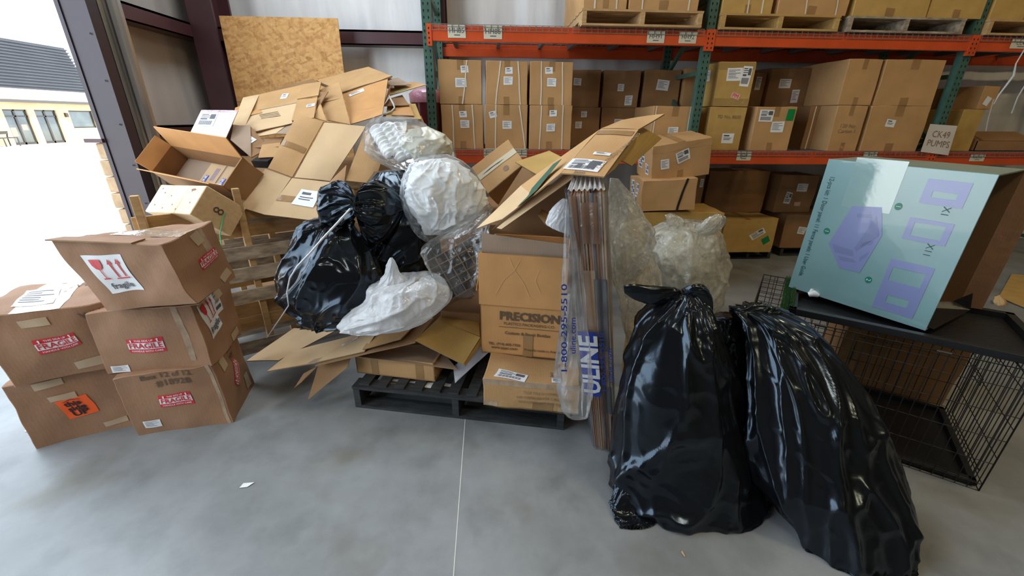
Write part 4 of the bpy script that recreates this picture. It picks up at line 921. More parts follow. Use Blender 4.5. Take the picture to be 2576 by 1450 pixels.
for pl_ in ([(.16, .59), (.19, .52), (.13, .46), (.09, .38)], [(.22, .58), (.19, .52), (.24, .45), (.27, .38)], [(.32, .53), (.30, .47), (.33, .40)]):
    for (a, b), (c_, d_) in zip(pl_, pl_[1:]):
        ln = math.hypot(c_-a, d_-b); cr.patch('crease', (a+c_)/2, (b+d_)/2, ln, .0022, CRM, rot=math.degrees(math.atan2(d_-b, c_-a)), off=.0006, n=1)

# shallow carton and flattened cartons in front of the white bag
H4 = open_box('shallow_carton', 'shallow taped carton on the black pallet under the flattened sheets', (-.80, 2.16, .160), -13.5, (0, 0), (.49, .30, .125), CARD, flaps=(('r', .09, 172, CARD),))
Fh = Face(lambda u, v, off: Vector((u, -off, v)), H4); Fh.patch('packing_tape', .12, .06, .045, .118, TAPE, off=.001); Fh.patch('packing_tape', .40, .06, .05, .118, TAPE, off=.001)
r, o = flat('flattened carton lying across the front, with cut-out notch at left', P(800, 905, 2.15), [
    ([(620, 909, 2.33), (701, 908, 2.22), (850, 830, 2.40), (739, 827, 2.62)], CARD_LT, .004),
    ([(672, 936, 2.10), (793, 914, 2.08), (905, 842, 2.30), (735, 885, 2.28)], CARD_LT, .003),
    ([(793, 914, 2.08), (917, 885, 2.05), (960, 820, 2.25), (890, 845, 2.30)], CARD_LT),
    ([(912, 880, 2.06), (1008, 853, 2.03), (1048, 815, 2.2), (950, 822, 2.3)], CARD)], name='flattened_carton', group='flattened cartons at the front', amp=.004)
o[1].patch('packing_tape', o[1].W*.95, o[1].H*.1, .07, .03, TAPE_CL, off=.003); o[2].patch('strip_label', o[2].W*.28, o[2].H*.65, .10, .03, PAPER, rot=35, off=.003, lines=LINES_C); world_children(r)
r, o = flat('flattened carton beneath the notched one, tent-folded at right', P(1080, 880, 2.1), [
    ([(793, 922, 2.06), (1044, 862, 2.02), (1092, 800, 2.25), (905, 850, 2.3)], CARD_DK),
    ([(1044, 857, 2.02), (1165, 918, 1.98), (1208, 850, 2.12), (1098, 806, 2.26)], CARD_YL, .004),
    ([(1098, 806, 2.26), (1207, 848, 2.13), (1205, 796, 2.34), (1134, 764, 2.48)], CARD_YL),
    ([(1170, 922, 2.0), (1210, 866, 2.12), (1209, 850, 2.14), (1166, 914, 1.99)], CARD_YL)], group='flattened cartons at the front', amp=.004); world_children(r)
r, o = flat('dangling torn flap under the flattened cartons', P(800, 1000, 2.1), [
    ([(775, 1006, 2.04), (874, 925, 2.08), (883, 898, 2.12), (802, 916, 2.1)], CARD_DK), ([(741, 977, 2.10), (760, 962, 2.1), (802, 920, 2.12), (765, 940, 2.12)], CARD_DK)], group='flattened cartons at the front'); world_children(r)
r, o = flat('brown sheet between the shallow carton and the tent-folded one', P(1000, 890, 2.1), [([(885, 896, 2.12), (1150, 930, 2.02), (1100, 870, 2.25), (950, 870, 2.3)], CARD_GR)], group='flattened cartons at the front'); world_children(r)
gp = empty('grey_plastic_sheet', 'crumpled grey plastic sheet under the tent-folded cardboard', 'plastic sheet', P(1190, 940, 2.05))
panel('sheet_body', PP(2.0, (1145, 965, 1.98), (1235, 880, 2.08), (1215, 845, 2.2), (1140, 925, 2.05)), mat('grey_poly', (.33, .33, .36), .3), gp, th=.002, n=(24, 16), amp=.02)
panel('white_strip', PP(2.0, (958, 962, 2.08), (1140, 985, 1.97), (1140, 968, 2.06), (965, 948, 2.16)), FOAM, gp, th=.004, n=(24, 4), amp=.012)
world_children(gp)
# hidden support cartons behind, dimly seen in the gaps
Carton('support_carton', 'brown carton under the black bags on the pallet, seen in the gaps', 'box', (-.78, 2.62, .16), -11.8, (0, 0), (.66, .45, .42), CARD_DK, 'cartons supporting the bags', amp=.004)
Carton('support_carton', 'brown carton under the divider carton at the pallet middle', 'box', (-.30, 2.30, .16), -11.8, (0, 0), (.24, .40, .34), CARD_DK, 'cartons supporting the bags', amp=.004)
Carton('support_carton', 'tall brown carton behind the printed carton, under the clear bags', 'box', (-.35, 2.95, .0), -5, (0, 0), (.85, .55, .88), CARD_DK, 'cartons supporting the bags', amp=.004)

# ================================================================== TILTED CARTON AND TAN CARTON ABOVE THE PRINTED ONE
r, o = flat('big half-flattened carton with green stripe, lying slanted above the printed carton', P(1420, 450, 1.9), [
    ([(1199, 577, 2.12), (1264, 553, 2.00), (1341, 493, 1.88), (1311, 468, 2.20)], CARD_LT, .004),
    ([(1311, 468, 2.20), (1341, 493, 1.88), (1411, 437, 1.77), (1511, 326, 2.06)], CARD, .004),
    ([(1411, 437, 1.77), (1520, 446, 1.68), (1606, 327, 1.95), (1511, 326, 2.06)], CARD, .003),
    ([(1511, 325, 2.07), (1606, 327, 1.96), (1672, 287, 2.05), (1565, 303, 2.22)], CARD, .010),
    ([(1560, 404, 1.90), (1588, 418, 1.92), (1664, 349, 2.10), (1611, 319, 2.02)], CARD_YL, .006),
    ([(1523, 443, 1.70), (1545, 425, 1.78), (1597, 360, 1.95), (1604, 334, 1.96)], CARD_YL)], name='slanted_carton', group=None, amp=.004)
A_ = o[2]
A_.patch('shipping_label', A_.W*.40, A_.H*.17, .155, .085, PAPER, rot=-4, off=.003, lines=LINES_B+[(.6, .2, .85, .8), (.3, .15, .45, .5)]); A_.patch('strip_label', A_.W*.60, A_.H*.40, .075, .022, PAPER, off=.003, lines=LINES_C)
A_.patch('brown_tape', A_.W*.48, A_.H*.90, A_.W*.93, .04, TAPE, off=.003); A_.text('CORONADO UNLIMITED', A_.W*.93, A_.H*.5, .028, INKFADE, rot=78, off=.003); A_.text('Jaso', A_.W*.42, A_.H*.03, .03, INK, off=.003)
GR = mat('green_print_stripe', (.02, .11, .07), .5)
for k, q in enumerate(([(1285, 534, 2.038), (1319, 506, 1.91), (1350, 478, 1.90), (1322, 492, 2.02)], [(1322, 492, 2.02), (1350, 478, 1.895), (1412, 400, 1.925), (1392, 413, 1.985)])):
    panel('green_stripe', [P(a, b, c_-.03) for a, b, c_ in q], GR, r, th=.002, n=(6, 6), amp=.002)
F = panel('lower_ply', [P(*q) for q in ((1250, 574, 2.03), (1262, 577, 2.01), (1447, 446, 1.80), (1428, 432, 1.86))], CARD_LT, r, th=.006, amp=.003)
world_children(r)
r, o = flat('dark panel added for the deep shade under the slanted carton', P(1340, 560, 2.3), [
    ([(1238, 578, 2.24), (1440, 600, 2.16), (1450, 440, 2.02), (1330, 486, 2.16)], CARD_DK),  # brown panel put in as the deep shade below the slanted carton
    ([(1353, 542, 2.02), (1372, 566, 2.00), (1385, 540, 2.02), (1362, 528, 2.05)], CARD_OR)], name='shade_panel_and_flap', group=None); world_children(r)
Carton('filler_carton', 'closed carton packed inside the printed carton below the slanted one', 'box', (.0, 2.13, .36), -12.6, (0, 0), (.36, .30, .50), CARD_DK, amp=.003)
# grey board standing inside the printed carton
r = empty('grey_divider_board', 'greyish cardboard board standing up inside the printed carton', 'cardboard', P(1310, 640, 2.1))
pa, pb = Vector(E_.matrix_basis @ Vector((.008, .028, 0))), Vector(E_.matrix_basis @ Vector((ew-.01, .028, 0)))
pz = Vector((0, 0, 1))
F = panel('board', [pa+pz*.50, pb+pz*.50, pb+pz*.665, pa+pz*.700], CARD_GR, r, th=.005, amp=.002); world_children(r)
# tan carton behind
ks = .85
S_ = Carton('tan_carton', 'tan carton tipped over behind the printed one, tape ripped along its top', 'box', sc((-.039, 3.952, 1.043), ks), -73.6, (40.6, 43.9), (.292*ks, .399*ks, .284*ks), CARD, amp=.003, res=8)
Fs = S_.face('t'); W_, H_ = S_.size('t')
Fs.patch('ripped_tape', W_*.42, H_*.5, .045, H_*.98, TAPE_WH, off=.003); Fs.patch('rip', W_*.42, H_*.40, .012, H_*.6, BLACK, off=.004, shape=[(-.1, -1), (.4, -.5), (.3, .2), (1, .5), (.2, 1), (-.3, .4), (-.9, -.2)])
Fs.patch('round_stamp', W_*.72, H_*.62, .045, .045, INKFADE, off=.002, shape=[((1 if i < 13 else .8)*math.cos(i*.5236), (1 if i < 13 else .8)*math.sin(i*.5236)) for i in list(range(13))+list(range(13, 26))])
r, o = flat('open olive-brown flap of a carton beside the tan one', P(1360, 420, 2.9), [([(1296, 408, 3.0), (1353, 442, 2.8), (1416, 397, 2.9), (1382, 380, 3.1)], CARD_YL), ([(1253, 517, 2.78), (1316, 560, 2.70), (1353, 442, 2.82), (1314, 421, 2.92)], CARD_DK)], name='open_flap_carton', group=None); world_children(r)
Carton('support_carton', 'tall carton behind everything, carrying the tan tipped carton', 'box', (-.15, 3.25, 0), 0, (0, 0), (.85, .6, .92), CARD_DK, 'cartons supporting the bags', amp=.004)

# ================================================================== BUNDLE OF BOARDS IN CLEAR FILM
bd = empty('board_bundle', 'tall bundle of flattened boards in clear film printed ULINE', 'bundle', (.57, 1.66, 0))
b0, b1 = Vector((.527, 1.660, .002)), Vector((.628, 1.625, .002)); t0, t1 = P(1426, 486, 1.66), P(1522, 483, 1.63)
bm_cols = [mat('board_edge_a', (.42, .20, .09), .7, noise_amt=.3, noise_scale=9, stretch=(1, 1, .6)), mat('board_edge_b', (.07, .065, .08), .6, noise_amt=.4, noise_scale=9, stretch=(1, 1, .6)), mat('board_edge_c', (.50, .33, .20), .7, noise_amt=.2), mat('board_edge_d', (.26, .13, .07), .7, noise_amt=.3)]
nbd = 13; rr = random.Random(12)
back = Vector((.10, .42, 0)); 
for i in range(nbd):
    u0, u1 = i/nbd+.006, (i+1)/nbd-.012; hz = rr.uniform(-.015, .012); j = rr.uniform(-.006, .006)
    mm = bm_cols[[1, 3, 3, 0, 0, 2, 0, 0, 1, 3, 0, 2, 2][i]]
    q = [b0.lerp(b1, u0), b0.lerp(b1, u1), t0.lerp(t1, u1)+Vector((0, 0, hz)), t0.lerp(t1, u0)+Vector((0, 0, hz))]
    q = [p+Vector((0, j, 0)) for p in q]; bk_ = [p+back*(.92+rr.uniform(-.05, .05)) for p in q]
    mb = MB(); mb.quad(q); mb.quad(bk_[::-1]); mb.quad([q[3], q[2], bk_[2], bk_[3]]); mb.quad([q[0], bk_[0], bk_[1], q[1]]); mb.quad([q[1], bk_[1], bk_[2], q[2]]); mb.quad([q[0], q[3], bk_[3], bk_[0]])
    mb.build('board', mm, bd)
gy = Vector((0, -.012, 0))
def bpt(u, v, off=0): return b0.lerp(b1, u).lerp(t0.lerp(t1, u), v)+Vector((0, -1, 0))*off
# patches of differently printed board edges
for (u0, u1, v0, v1, m_) in ((.02, .22, .82, .99, bm_cols[3]), (.55, .95, .45, .72, bm_cols[1]), (.25, .6, .5, .75, bm_cols[2]), (.72, .98, .18, .30, bm_cols[1]), (.3, .8, .84, .97, bm_cols[3])):
    mb = MB(); mb.quad([bpt(u0, v0, .006), bpt(u1, v0, .006), bpt(u1, v1, .006), bpt(u0, v1, .006)]); mb.build('edge_print', m_, bd)
# film sleeve, pleated at the top
def film_sheet(name, fn, m, nu=40, nv=60, parent=None):
    mb = MB(); mb.v = [tuple(fn(i/nu, j/nv)) for j in range(nv+1) for i in range(nu+1)]
    for j in range(nv):
        for i in range(nu): a = j*(nu+1)+i; mb.f.append((a, a+1, a+nu+2, a+nu+1)); mb.mi.append(0); mb.uv.append([(0, 0)]*4)
    return mb.build(name, m, parent, smooth=True)
def sleeve(u, v):
    # around the front: from the back left corner, across the front, to the back right corner
    v2 = v*1.0; L0 = b0.lerp(t0, v2); R0 = b1.lerp(t1, v2); w = 0
    if u < .3: p = (L0+back).lerp(L0, u/.3); n = Vector((-1, 0, 0))
    elif u < .7: p = L0.lerp(R0, (u-.3)/.4); n = Vector((0, -1, 0))
    else: p = R0.lerp(R0+back, (u-.7)/.3); n = Vector((1, 0, 0))
    return p+n*(.012+.006*noise.noise(Vector((u*22, v*2.2, 0)))+.004*math.sin(u*60))
film_sheet('film_sleeve', sleeve, FILMT, 90, 70, bd)
def cap(u, v):
    p = (t0.lerp(t1, u)).lerp(t0.lerp(t1, .15+.7*u)+back*.7+Vector((0, 0, .05)), v); return p+Vector((0, 0, .012*math.sin(u*44)*(.4+v)+.010))
film_sheet('film_top_pleats', cap, FILMW, 60, 20, bd)
# blue printed logo and contact lines on the film
fb = Face(lambda u, v, off: bpt(u, v, .021+off), bd)
LOGO = mat('logo_blue', (.012, .045, .36), .35)
def film_text(t, u, v0, v1, size, m, n='film_lettering', off=0.0, sx=1.0, parent=None, bold=0.0):
    H_ = 1.32; vs, fs = text_mesh(t, bold); xs = [p[0] for p in vs]; span = (max(xs)-min(xs)) or 1
    mb = MB(); mb.v = [tuple(bpt(u - y*size/.115, v0+(v1-v0)*(x-min(xs))/span, .024+off)) for x, y in vs]; mb.f = fs; mb.mi = [0]*len(fs); mb.uv = [[(0, 0)]*len(f) for f in fs]
    return mb.build(n, m, parent or bd)
mb = MB()
for i in range(10):
    a, c_ = .26+i*.027, .26+(i+1)*.027; mb.quad([bpt(-.16, a, .022), bpt(.50, a, .022), bpt(.50, c_, .022), bpt(-.16, c_, .022)])
lg = mb.build('blue_logo_panel', LOGO, bd)
film_text('ULINE', .21, .275, .515, .105, mat('film_white_print', (.75, .78, .82), .4), parent=lg, bold=.03)
film_text('1-800-295-5510', .66, .29, .53, .030, LOGO, bold=.01); film_text('uline.com', .93, .33, .47, .030, LOGO, bold=.01)
# loose billow of the same sleeve hanging at the left
bag('hanging_sleeve', None, None, [(1424, 500, 1440, 500, 1.66, .4), (1418, 590, 1452, 590, 1.66, .7), (1414, 700, 1468, 700, 1.64, .9), (1410, 830, 1480, 830, 1.62, .9), (1400, 920, 1488, 920, 1.60, 1.0), (1398, 980, 1488, 980, 1.58, 1.0), (1412, 1030, 1480, 1035, 1.57, .8), (1435, 1052, 1470, 1052, 1.57, .5)], FILM, root=bd, amp=.010, f=7, seed=4, nth=110, ns=110)
def hang(x, y): return P(x, y, 1.535)
for t, x, y0, y1, s_ in (('1-800-295-5510', 1420, 935, 715, .034), ('uline.com', 1442, 890, 800, .032)):
    vs, fs = text_mesh(t, .01); xs = [p[0] for p in vs]; sp = max(xs)-min(xs); mb = MB()
    mb.v = [tuple(hang(x-yy*s_*620, y0+(y1-y0)*(xx-min(xs))/sp)) for xx, yy in vs]; mb.f = fs; mb.mi = [0]*len(fs); mb.uv = [[(0, 0)]*len(f) for f in fs]; mb.build('film_lettering', LOGO, bd)
world_children(bd)

# ================================================================== BLACK BIN LINERS
r = empty('black_bag', 'big upright black bin liner in the foreground, nearest the film-wrapped bundle', 'trash bag', (.85, 1.45, 0), 'black bags in the foreground')
bag('bag_body', None, None, [(1698, 738, 1744, 735, 1.60, .9), (1668, 752, 1772, 748, 1.60, .85), (1622, 795, 1792, 778, 1.58, .8), (1590, 860, 1822, 845, 1.56, .75), (1562, 950, 1858, 950, 1.53, .72), (1541, 1080, 1885, 1085, 1.48, .72), (1534, 1165, 1890, 1165, 1.44, .72), (1536, 1215, 1905, 1220, 1.41, .72), (1570, 1240, 1880, 1240, 1.40, .66)], BAGBK, root=r, amp=.020, f=5, pleat=(.12, .16, .06), floor=0, seed=2, nth=220, ns=170)
bag('tied_ear', None, None, [(1568, 718, 1571, 738, 1.58, .3), (1590, 713, 1600, 758, 1.58, .35), (1640, 716, 1655, 772, 1.58, .4), (1690, 722, 1700, 752, 1.59, .6), (1708, 728, 1716, 745, 1.60, .6)], BAGBK, root=r, amp=.006, seed=5, nth=70, ns=60)
bag('tied_ear', None, None, [(1716, 726, 1722, 746, 1.60, .6), (1740, 716, 1742, 756, 1.58, .5), (1770, 718, 1764, 772, 1.58, .45), (1790, 745, 1776, 800, 1.58, .4), (1792, 775, 1782, 822, 1.57, .3)], BAGBK, root=r, amp=.007, seed=6, nth=70, ns=60)
bag('corner_tuft', None, None, [(1548, 1200, 1640, 1235, 1.36, .5), (1536, 1262, 1660, 1285, 1.30, .45), (1536, 1295, 1668, 1310, 1.25, .35), (1550, 1338, 1640, 1325, 1.20, .25)], BAGBK, root=r, amp=.010, seed=7, floor=0, nth=90, ns=70)
bag('side_bulge', None, None, [(1792, 800, 1850, 790, 1.66, .7), (1790, 840, 1880, 835, 1.64, .7), (1800, 900, 1895, 900, 1.60, .7), (1810, 1000, 1900, 1000, 1.55, .6)], BAGBK, root=r, amp=.012, seed=17, nth=100, ns=80)
world_children(r)
r = empty('black_bag', 'big black bin liner leaning over at the right foreground, cut off by the photo bottom', 'trash bag', (1.35, 1.05, 0), 'black bags in the foreground')
bag('bag_body', None, None, [(1838, 775, 1925, 772, 1.62, .8), (1858, 805, 1992, 795, 1.58, .8), (1872, 855, 2046, 838, 1.54, .8), (1882, 935, 2122, 925, 1.47, .78), (1888, 1020, 2168, 1000, 1.40, .78), (1890, 1110, 2206, 1090, 1.33, .75), (1905, 1200, 2242, 1170, 1.26, .75), (1960, 1290, 2268, 1250, 1.19, .75), (2022, 1375, 2275, 1340, 1.11, .75), (2070, 1440, 2262, 1405, 1.05, .72), (2100, 1462, 2240, 1430, 1.02, .6)], BAGBK, root=r, amp=.022, f=5, pleat=(.12, .15, .04), floor=0, seed=13, nth=220, ns=180)
bag('open_ruffle', None, None, [(1836, 770, 1838, 792, 1.62, .5), (1862, 775, 1858, 810, 1.60, .6), (1905, 766, 1900, 815, 1.60, .6), (1950, 775, 1945, 820, 1.59, .6), (1998, 800, 1990, 835, 1.57, .4)], BAGBK, root=r, amp=.010, seed=9, nth=90, ns=90)
world_children(r)
g = 'black bags behind the white plastic'
tag(bag('black_bag', None, None, [(830, 548, 890, 552, 2.36, .6), (752, 562, 905, 580, 2.34, .8), (712, 620, 930, 632, 2.30, .85), (706, 680, 942, 690, 2.26, .85), (718, 740, 935, 745, 2.24, .85), (742, 785, 905, 790, 2.22, .8), (757, 822, 862, 826, 2.20, .6)], BAGBK, amp=.024, f=6, pleat=(.10, .2, .0), seed=21, nth=220, ns=160, wind=1.4), 'largest rear black bag, crossed by a white strap, standing on the flattened cardboard', 'trash bag', g)
tag(bag('black_bag', None, None, [(801, 488, 801, 530, 2.32, .6), (815, 474, 816, 562, 2.32, .8), (848, 462, 850, 572, 2.32, .7), (878, 480, 884, 556, 2.28, .6), (893, 498, 897, 545, 2.26, .7), (912, 474, 915, 585, 2.32, .7), (955, 462, 948, 608, 2.38, .75), (996, 482, 988, 595, 2.42, .75), (1016, 512, 1012, 552, 2.44, .6)], BAGBK, amp=.014, f=7, pleat=(.28, .22, .5), seed=33, nth=220, ns=170, wind=1.6), 'black bag with gathered knot lying on top of the largest rear one', 'trash bag', g)
tag(bag('black_bag', None, None, [(945, 432, 1010, 428, 2.72, .8), (915, 475, 1050, 462, 2.68, .8), (905, 540, 1085, 525, 2.60, .7), (905, 610, 1092, 600, 2.54, .7), (915, 665, 1088, 660, 2.50, .7), (930, 710, 1070, 710, 2.48, .6)], BAGBK, amp=.016, f=6, seed=41, nth=160, ns=130), 'black bag wedged behind, between the knotted bag and the clear bags', 'trash bag', g)
tag(MB().tube([P(881, 526, 2.17), P(850, 560, 2.13), P(812, 600, 2.08), P(779, 638, 2.03), P(748, 670, 2.01), P(729, 700, 2.0), P(722, 735, 2.0), P(726, 769, 2.03), P(708, 796, 2.1), P(690, 822, 2.18), P(671, 850, 2.22)], [.006, .006, .006, .005, .005, .004, .004, .003, .003, .003, .003], 5).build('plastic_strap', mat('white_strap_plastic', (.75, .78, .85), .3), smooth=True), 'white plastic strap draped down over the largest rear black bag', 'strap')

# ================================================================== CLEAR AND WHITE FILM BAGS
g = 'clear plastic bags of white packing on the heap'
def ribbed(label, a, b, r0, n, m=FOAM, name='foam_tube', group=None):
    a, b = Vector(a), Vector(b); pts = []; rs = []
    for i in range(n*6+1):
        t = i/(n*6); pts.append(a.lerp(b, t)); rs.append(r0*(1+.16*math.sin(t*n*6.283)))
    e = (b-a).normalized()*.01; pts = [a-e]+pts+[b+e]; rs = [r0*.2]+rs+[r0*.2]
    return tag(MB().tube(pts, rs, 18).build(name, m, smooth=True), label, 'packing', group)
for k, (x0, y0, x1, y1, n_) in enumerate(((938, 315, 985, 395, 'leftmost'), (962, 308, 1015, 405, 'middle'), (984, 310, 1036, 395, 'rightmost'))):
    ribbed(f'{n_} ribbed white foam tube inside the topmost clear bag', P(x0+8, y0+8, 2.98), P(x1, y1-4, 2.88), .044, 7, group='ribbed foam tubes in the topmost clear bag')
tag(bag('clear_bag', None, None, [(950, 294, 1000, 291, 3.02, .6), (924, 318, 1052, 302, 2.98, .8), (918, 345, 1088, 330, 2.95, .8), (925, 375, 1128, 352, 2.93, .8), (950, 402, 1150, 382, 2.90, .75), (985, 425, 1148, 408, 2.88, .6), (1010, 434, 1100, 428, 2.88, .3)], FILM, amp=.016, f=6, seed=51, nth=150, ns=110, fine=.6), 'topmost clear plastic bag holding ribbed white foam tubes', 'plastic bag', g)
tag(bag('film_wad', None, None, [(1030, 325, 1075, 318, 2.92, .5), (1010, 350, 1115, 345, 2.90, .6), (1015, 380, 1135, 378, 2.88, .6), (1040, 408, 1125, 405, 2.87, .5)], mat('cream_film_wad', (.66, .64, .54), .3, bump=.5, bump_scale=14), amp=.016, f=8, seed=55, nth=110, ns=80), 'cream crumpled film in the right half of the topmost clear bag', 'packing')
tag(bag('foam_sheets', None, None, [(1075, 402, 1120, 398, 2.50, .6), (1040, 422, 1162, 420, 2.48, .6), (1022, 455, 1192, 455, 2.45, .6), (1018, 490, 1208, 500, 2.43, .6), (1034, 530, 1215, 530, 2.42, .6), (1058, 572, 1180, 568, 2.42, .5), (1075, 592, 1110, 590, 2.42, .4)], FOAM, amp=.028, f=9, seed=61, nth=200, ns=160, fine=.8), 'crumpled white foam sheets inside the second clear bag', 'packing')
tag(bag('clear_bag', None, None, [(1088, 390, 1122, 388, 2.50, .6), (1040, 408, 1168, 410, 2.48, .7), (1012, 450, 1204, 448, 2.45, .7), (1006, 490, 1220, 500, 2.43, .7), (1020, 532, 1238, 535, 2.41, .7), (1048, 580, 1205, 575, 2.40, .6), (1072, 608, 1110, 602, 2.40, .4)], FILM, amp=.014, f=7, seed=62, nth=170, ns=130, fine=.8), 'second clear plastic bag full of crumpled white foam, right of the knotted black bag', 'plastic bag', g)
# partition grid in film
dg = empty('divider_grid', 'dark brown cardboard partition grid wrapped in clear film', 'packing', P(1150, 660, 2.25))
c0, cx, cy = P(1080, 655, 2.22), P(1200, 590, 2.30), P(1128, 745, 2.10); ex = (cx-c0); ey = (cy-c0); ey = ey - ex.normalized()*ey.dot(ex.normalized()); nz = ex.cross(ey).normalized()*.10; nz = nz if nz.y < 0 else -nz
pm = MB()
def slab(a, b):
    a, b = Vector(a), Vector(b); t = (b-a).cross(nz).normalized()*.0022
    q = [a-t, b-t, b+t, a+t]; q2 = [p-nz for p in q]
    pm.quad(q); pm.quad(q2[::-1])
    for i in range(4): pm.quad([q[i], q[(i+1) % 4], q2[(i+1) % 4], q2[i]][::-1])
PB = mat('partition_board', (.20, .125, .075), .7)
for i in range(7): slab(c0+ex*(i/6*1.15-.08), c0+ex*(i/6*1.15-.08)+ey*1.1)
for j in range(6): slab(c0-ex*.08+ey*(j/5*1.1), c0+ex*1.07+ey*(j/5*1.1))
pm.build('partition_grid', PB, dg)
mb = MB(); q = [c0-ex*.08, c0+ex*1.07, c0+ex*1.07+ey*1.1, c0-ex*.08+ey*1.1]; q = [p-(nz if nz.y < 0 else -nz)*-1.0 for p in q]
fl = 1 if nz.dot(Vector((0, -1, .4))) < 0 else -1
mb.quad([c0-ex*.08-nz*1.02, c0+ex*1.07-nz*1.02, c0+ex*1.07+ey*1.1-nz*1.02, c0-ex*.08+ey*1.1-nz*1.02]); mb.build('backing_board', PB, dg)
world_children(dg)
tag(bag('clear_bag', None, None, [(1180, 545, 1228, 532, 2.28, .6), (1110, 590, 1228, 560, 2.25, .6), (1066, 622, 1225, 600, 2.20, .55), (1068, 655, 1210, 650, 2.17, .5), (1085, 690, 1204, 690, 2.14, .5), (1110, 722, 1200, 722, 2.12, .45), (1140, 750, 1194, 745, 2.12, .4)], FILMT, amp=.012, f=7, seed=71, nth=150, ns=110, fine=.8), 'clear film around the brown partition grid, left of the printed carton', 'plastic bag')
r = empty('white_bag', 'crumpled milky white plastic bag lying on the front flattened cardboard', 'plastic bag', P(1000, 800, 2.05))
bag('bag_body', None, None, [(962, 706, 1090, 690, 2.16, .6), (928, 722, 1128, 706, 2.13, .62), (918, 752, 1148, 746, 2.09, .6), (880, 780, 1122, 776, 2.06, .58), (852, 808, 1078, 803, 2.02, .5), (847, 828, 1015, 825, 1.99, .42), (868, 838, 950, 836, 1.99, .3)], FILMW, root=r, amp=.016, f=7, seed=81, nth=190, ns=150, fine=.6)
bag('upright_tuft', None, None, [(981, 649, 988, 649, 2.12, .8), (972, 668, 998, 666, 2.12, .7), (966, 690, 1006, 688, 2.12, .7), (950, 715, 1030, 712, 2.11, .6), (935, 740, 1040, 740, 2.10, .5)], FILMW, root=r, amp=.010, f=9, seed=82, nth=90, ns=80)
world_children(r)
g = 'clear plastic bags right of the film-wrapped bundle'
tag(bag('clear_bag', None, None, [(1532, 448, 1556, 450, 2.15, .8), (1528, 490, 1590, 492, 2.15, .7), (1532, 545, 1618, 545, 2.14, .7), (1538, 600, 1634, 598, 2.12, .7), (1542, 660, 1630, 655, 2.10, .7), (1548, 700, 1600, 700, 2.10, .5)], FILMY, amp=.016, f=8, seed=91, nth=150, ns=120, fine=.9), 'tall clear yellowish bag right beside the film-wrapped bundle', 'plastic bag', g)
tag(bag('clear_bag', None, None, [(1548, 592, 1596, 596, 2.25, .7), (1540, 630, 1640, 640, 2.22, .7), (1542, 690, 1660, 695, 2.18, .7), (1552, 745, 1650, 745, 2.14, .7), (1565, 785, 1612, 790, 2.12, .6), (1572, 822, 1608, 825, 2.14, .6), (1578, 862, 1604, 862, 2.16, .6)], FILMY, amp=.014, f=8, seed=92, nth=150, ns=110, fine=.9), 'rounder clear bag low behind the foreground black bag', 'plastic bag', g)
r = empty('clear_bag', 'knotted clear bag with two ears sitting on the floor before the rack', 'plastic bag', (1.85, 3.15, 0), g)
bag('bag_body', None, None, [(1668, 560, 1768, 556, 3.18, .6), (1634, 585, 1798, 582, 3.16, .7), (1628, 620, 1808, 618, 3.14, .75), (1638, 670, 1822, 664, 3.10, .75), (1650, 720, 1820, 712, 3.06, .75), (1662, 755, 1808, 750, 3.04, .75), (1680, 782, 1788, 778, 3.03, .65), (1695, 815, 1775, 812, 3.04, .5)], FILMY, root=r, amp=.026, f=6, seed=95, nth=180, ns=140, fine=.8, floor=0)
bag('inner_film', None, None, [(1690, 585, 1775, 582, 3.18, .5), (1655, 640, 1795, 632, 3.12, .6), (1665, 710, 1800, 700, 3.08, .6), (1690, 750, 1770, 745, 3.05, .5)], mat('clear_film_wad', (.62, .62, .54), .3, bump=.6, bump_scale=14), root=r, amp=.035, f=8, seed=98, nth=140, ns=100, floor=0.01, fine=1.0)
bag('tied_ear', None, None, [(1672, 540, 1680, 566, 3.12, .4), (1690, 536, 1690, 572, 3.12, .5), (1720, 552, 1712, 580, 3.12, .6)], FILMY, root=r, amp=.008, seed=96, nth=60, ns=50)
bag('tied_ear', None, None, [(1748, 575, 1752, 592, 3.05, .6), (1775, 552, 1785, 588, 3.03, .5), (1802, 538, 1816, 572, 3.02, .45), (1826, 546, 1826, 556, 3.02, .4)], FILMY, root=r, amp=.008, seed=97, nth=70, ns=50)
world_children(r)
tag(bag('small_clear_bag', None, None, [(1415, 500, 1428, 500, 1.86, .8), (1392, 525, 1432, 530, 1.84, .7), (1376, 560, 1432, 560, 1.82, .6), (1385, 572, 1432, 590, 1.80, .5)], FILMW, amp=.008, f=9, seed=99, nth=90, ns=70), 'small bluish film bag poking out between printed carton and bundle', 'plastic bag')
a = P(1566, 850, 2.30); b = P(1622, 850, 2.30)
Carton('small_carton', 'small yellowish carton on the floor between bundle and foreground black bag', 'box', (a.x, 2.15, 0), -12, (0, 0), (b.x-a.x+.05, .22, .40), CARD_YL, amp=.004)

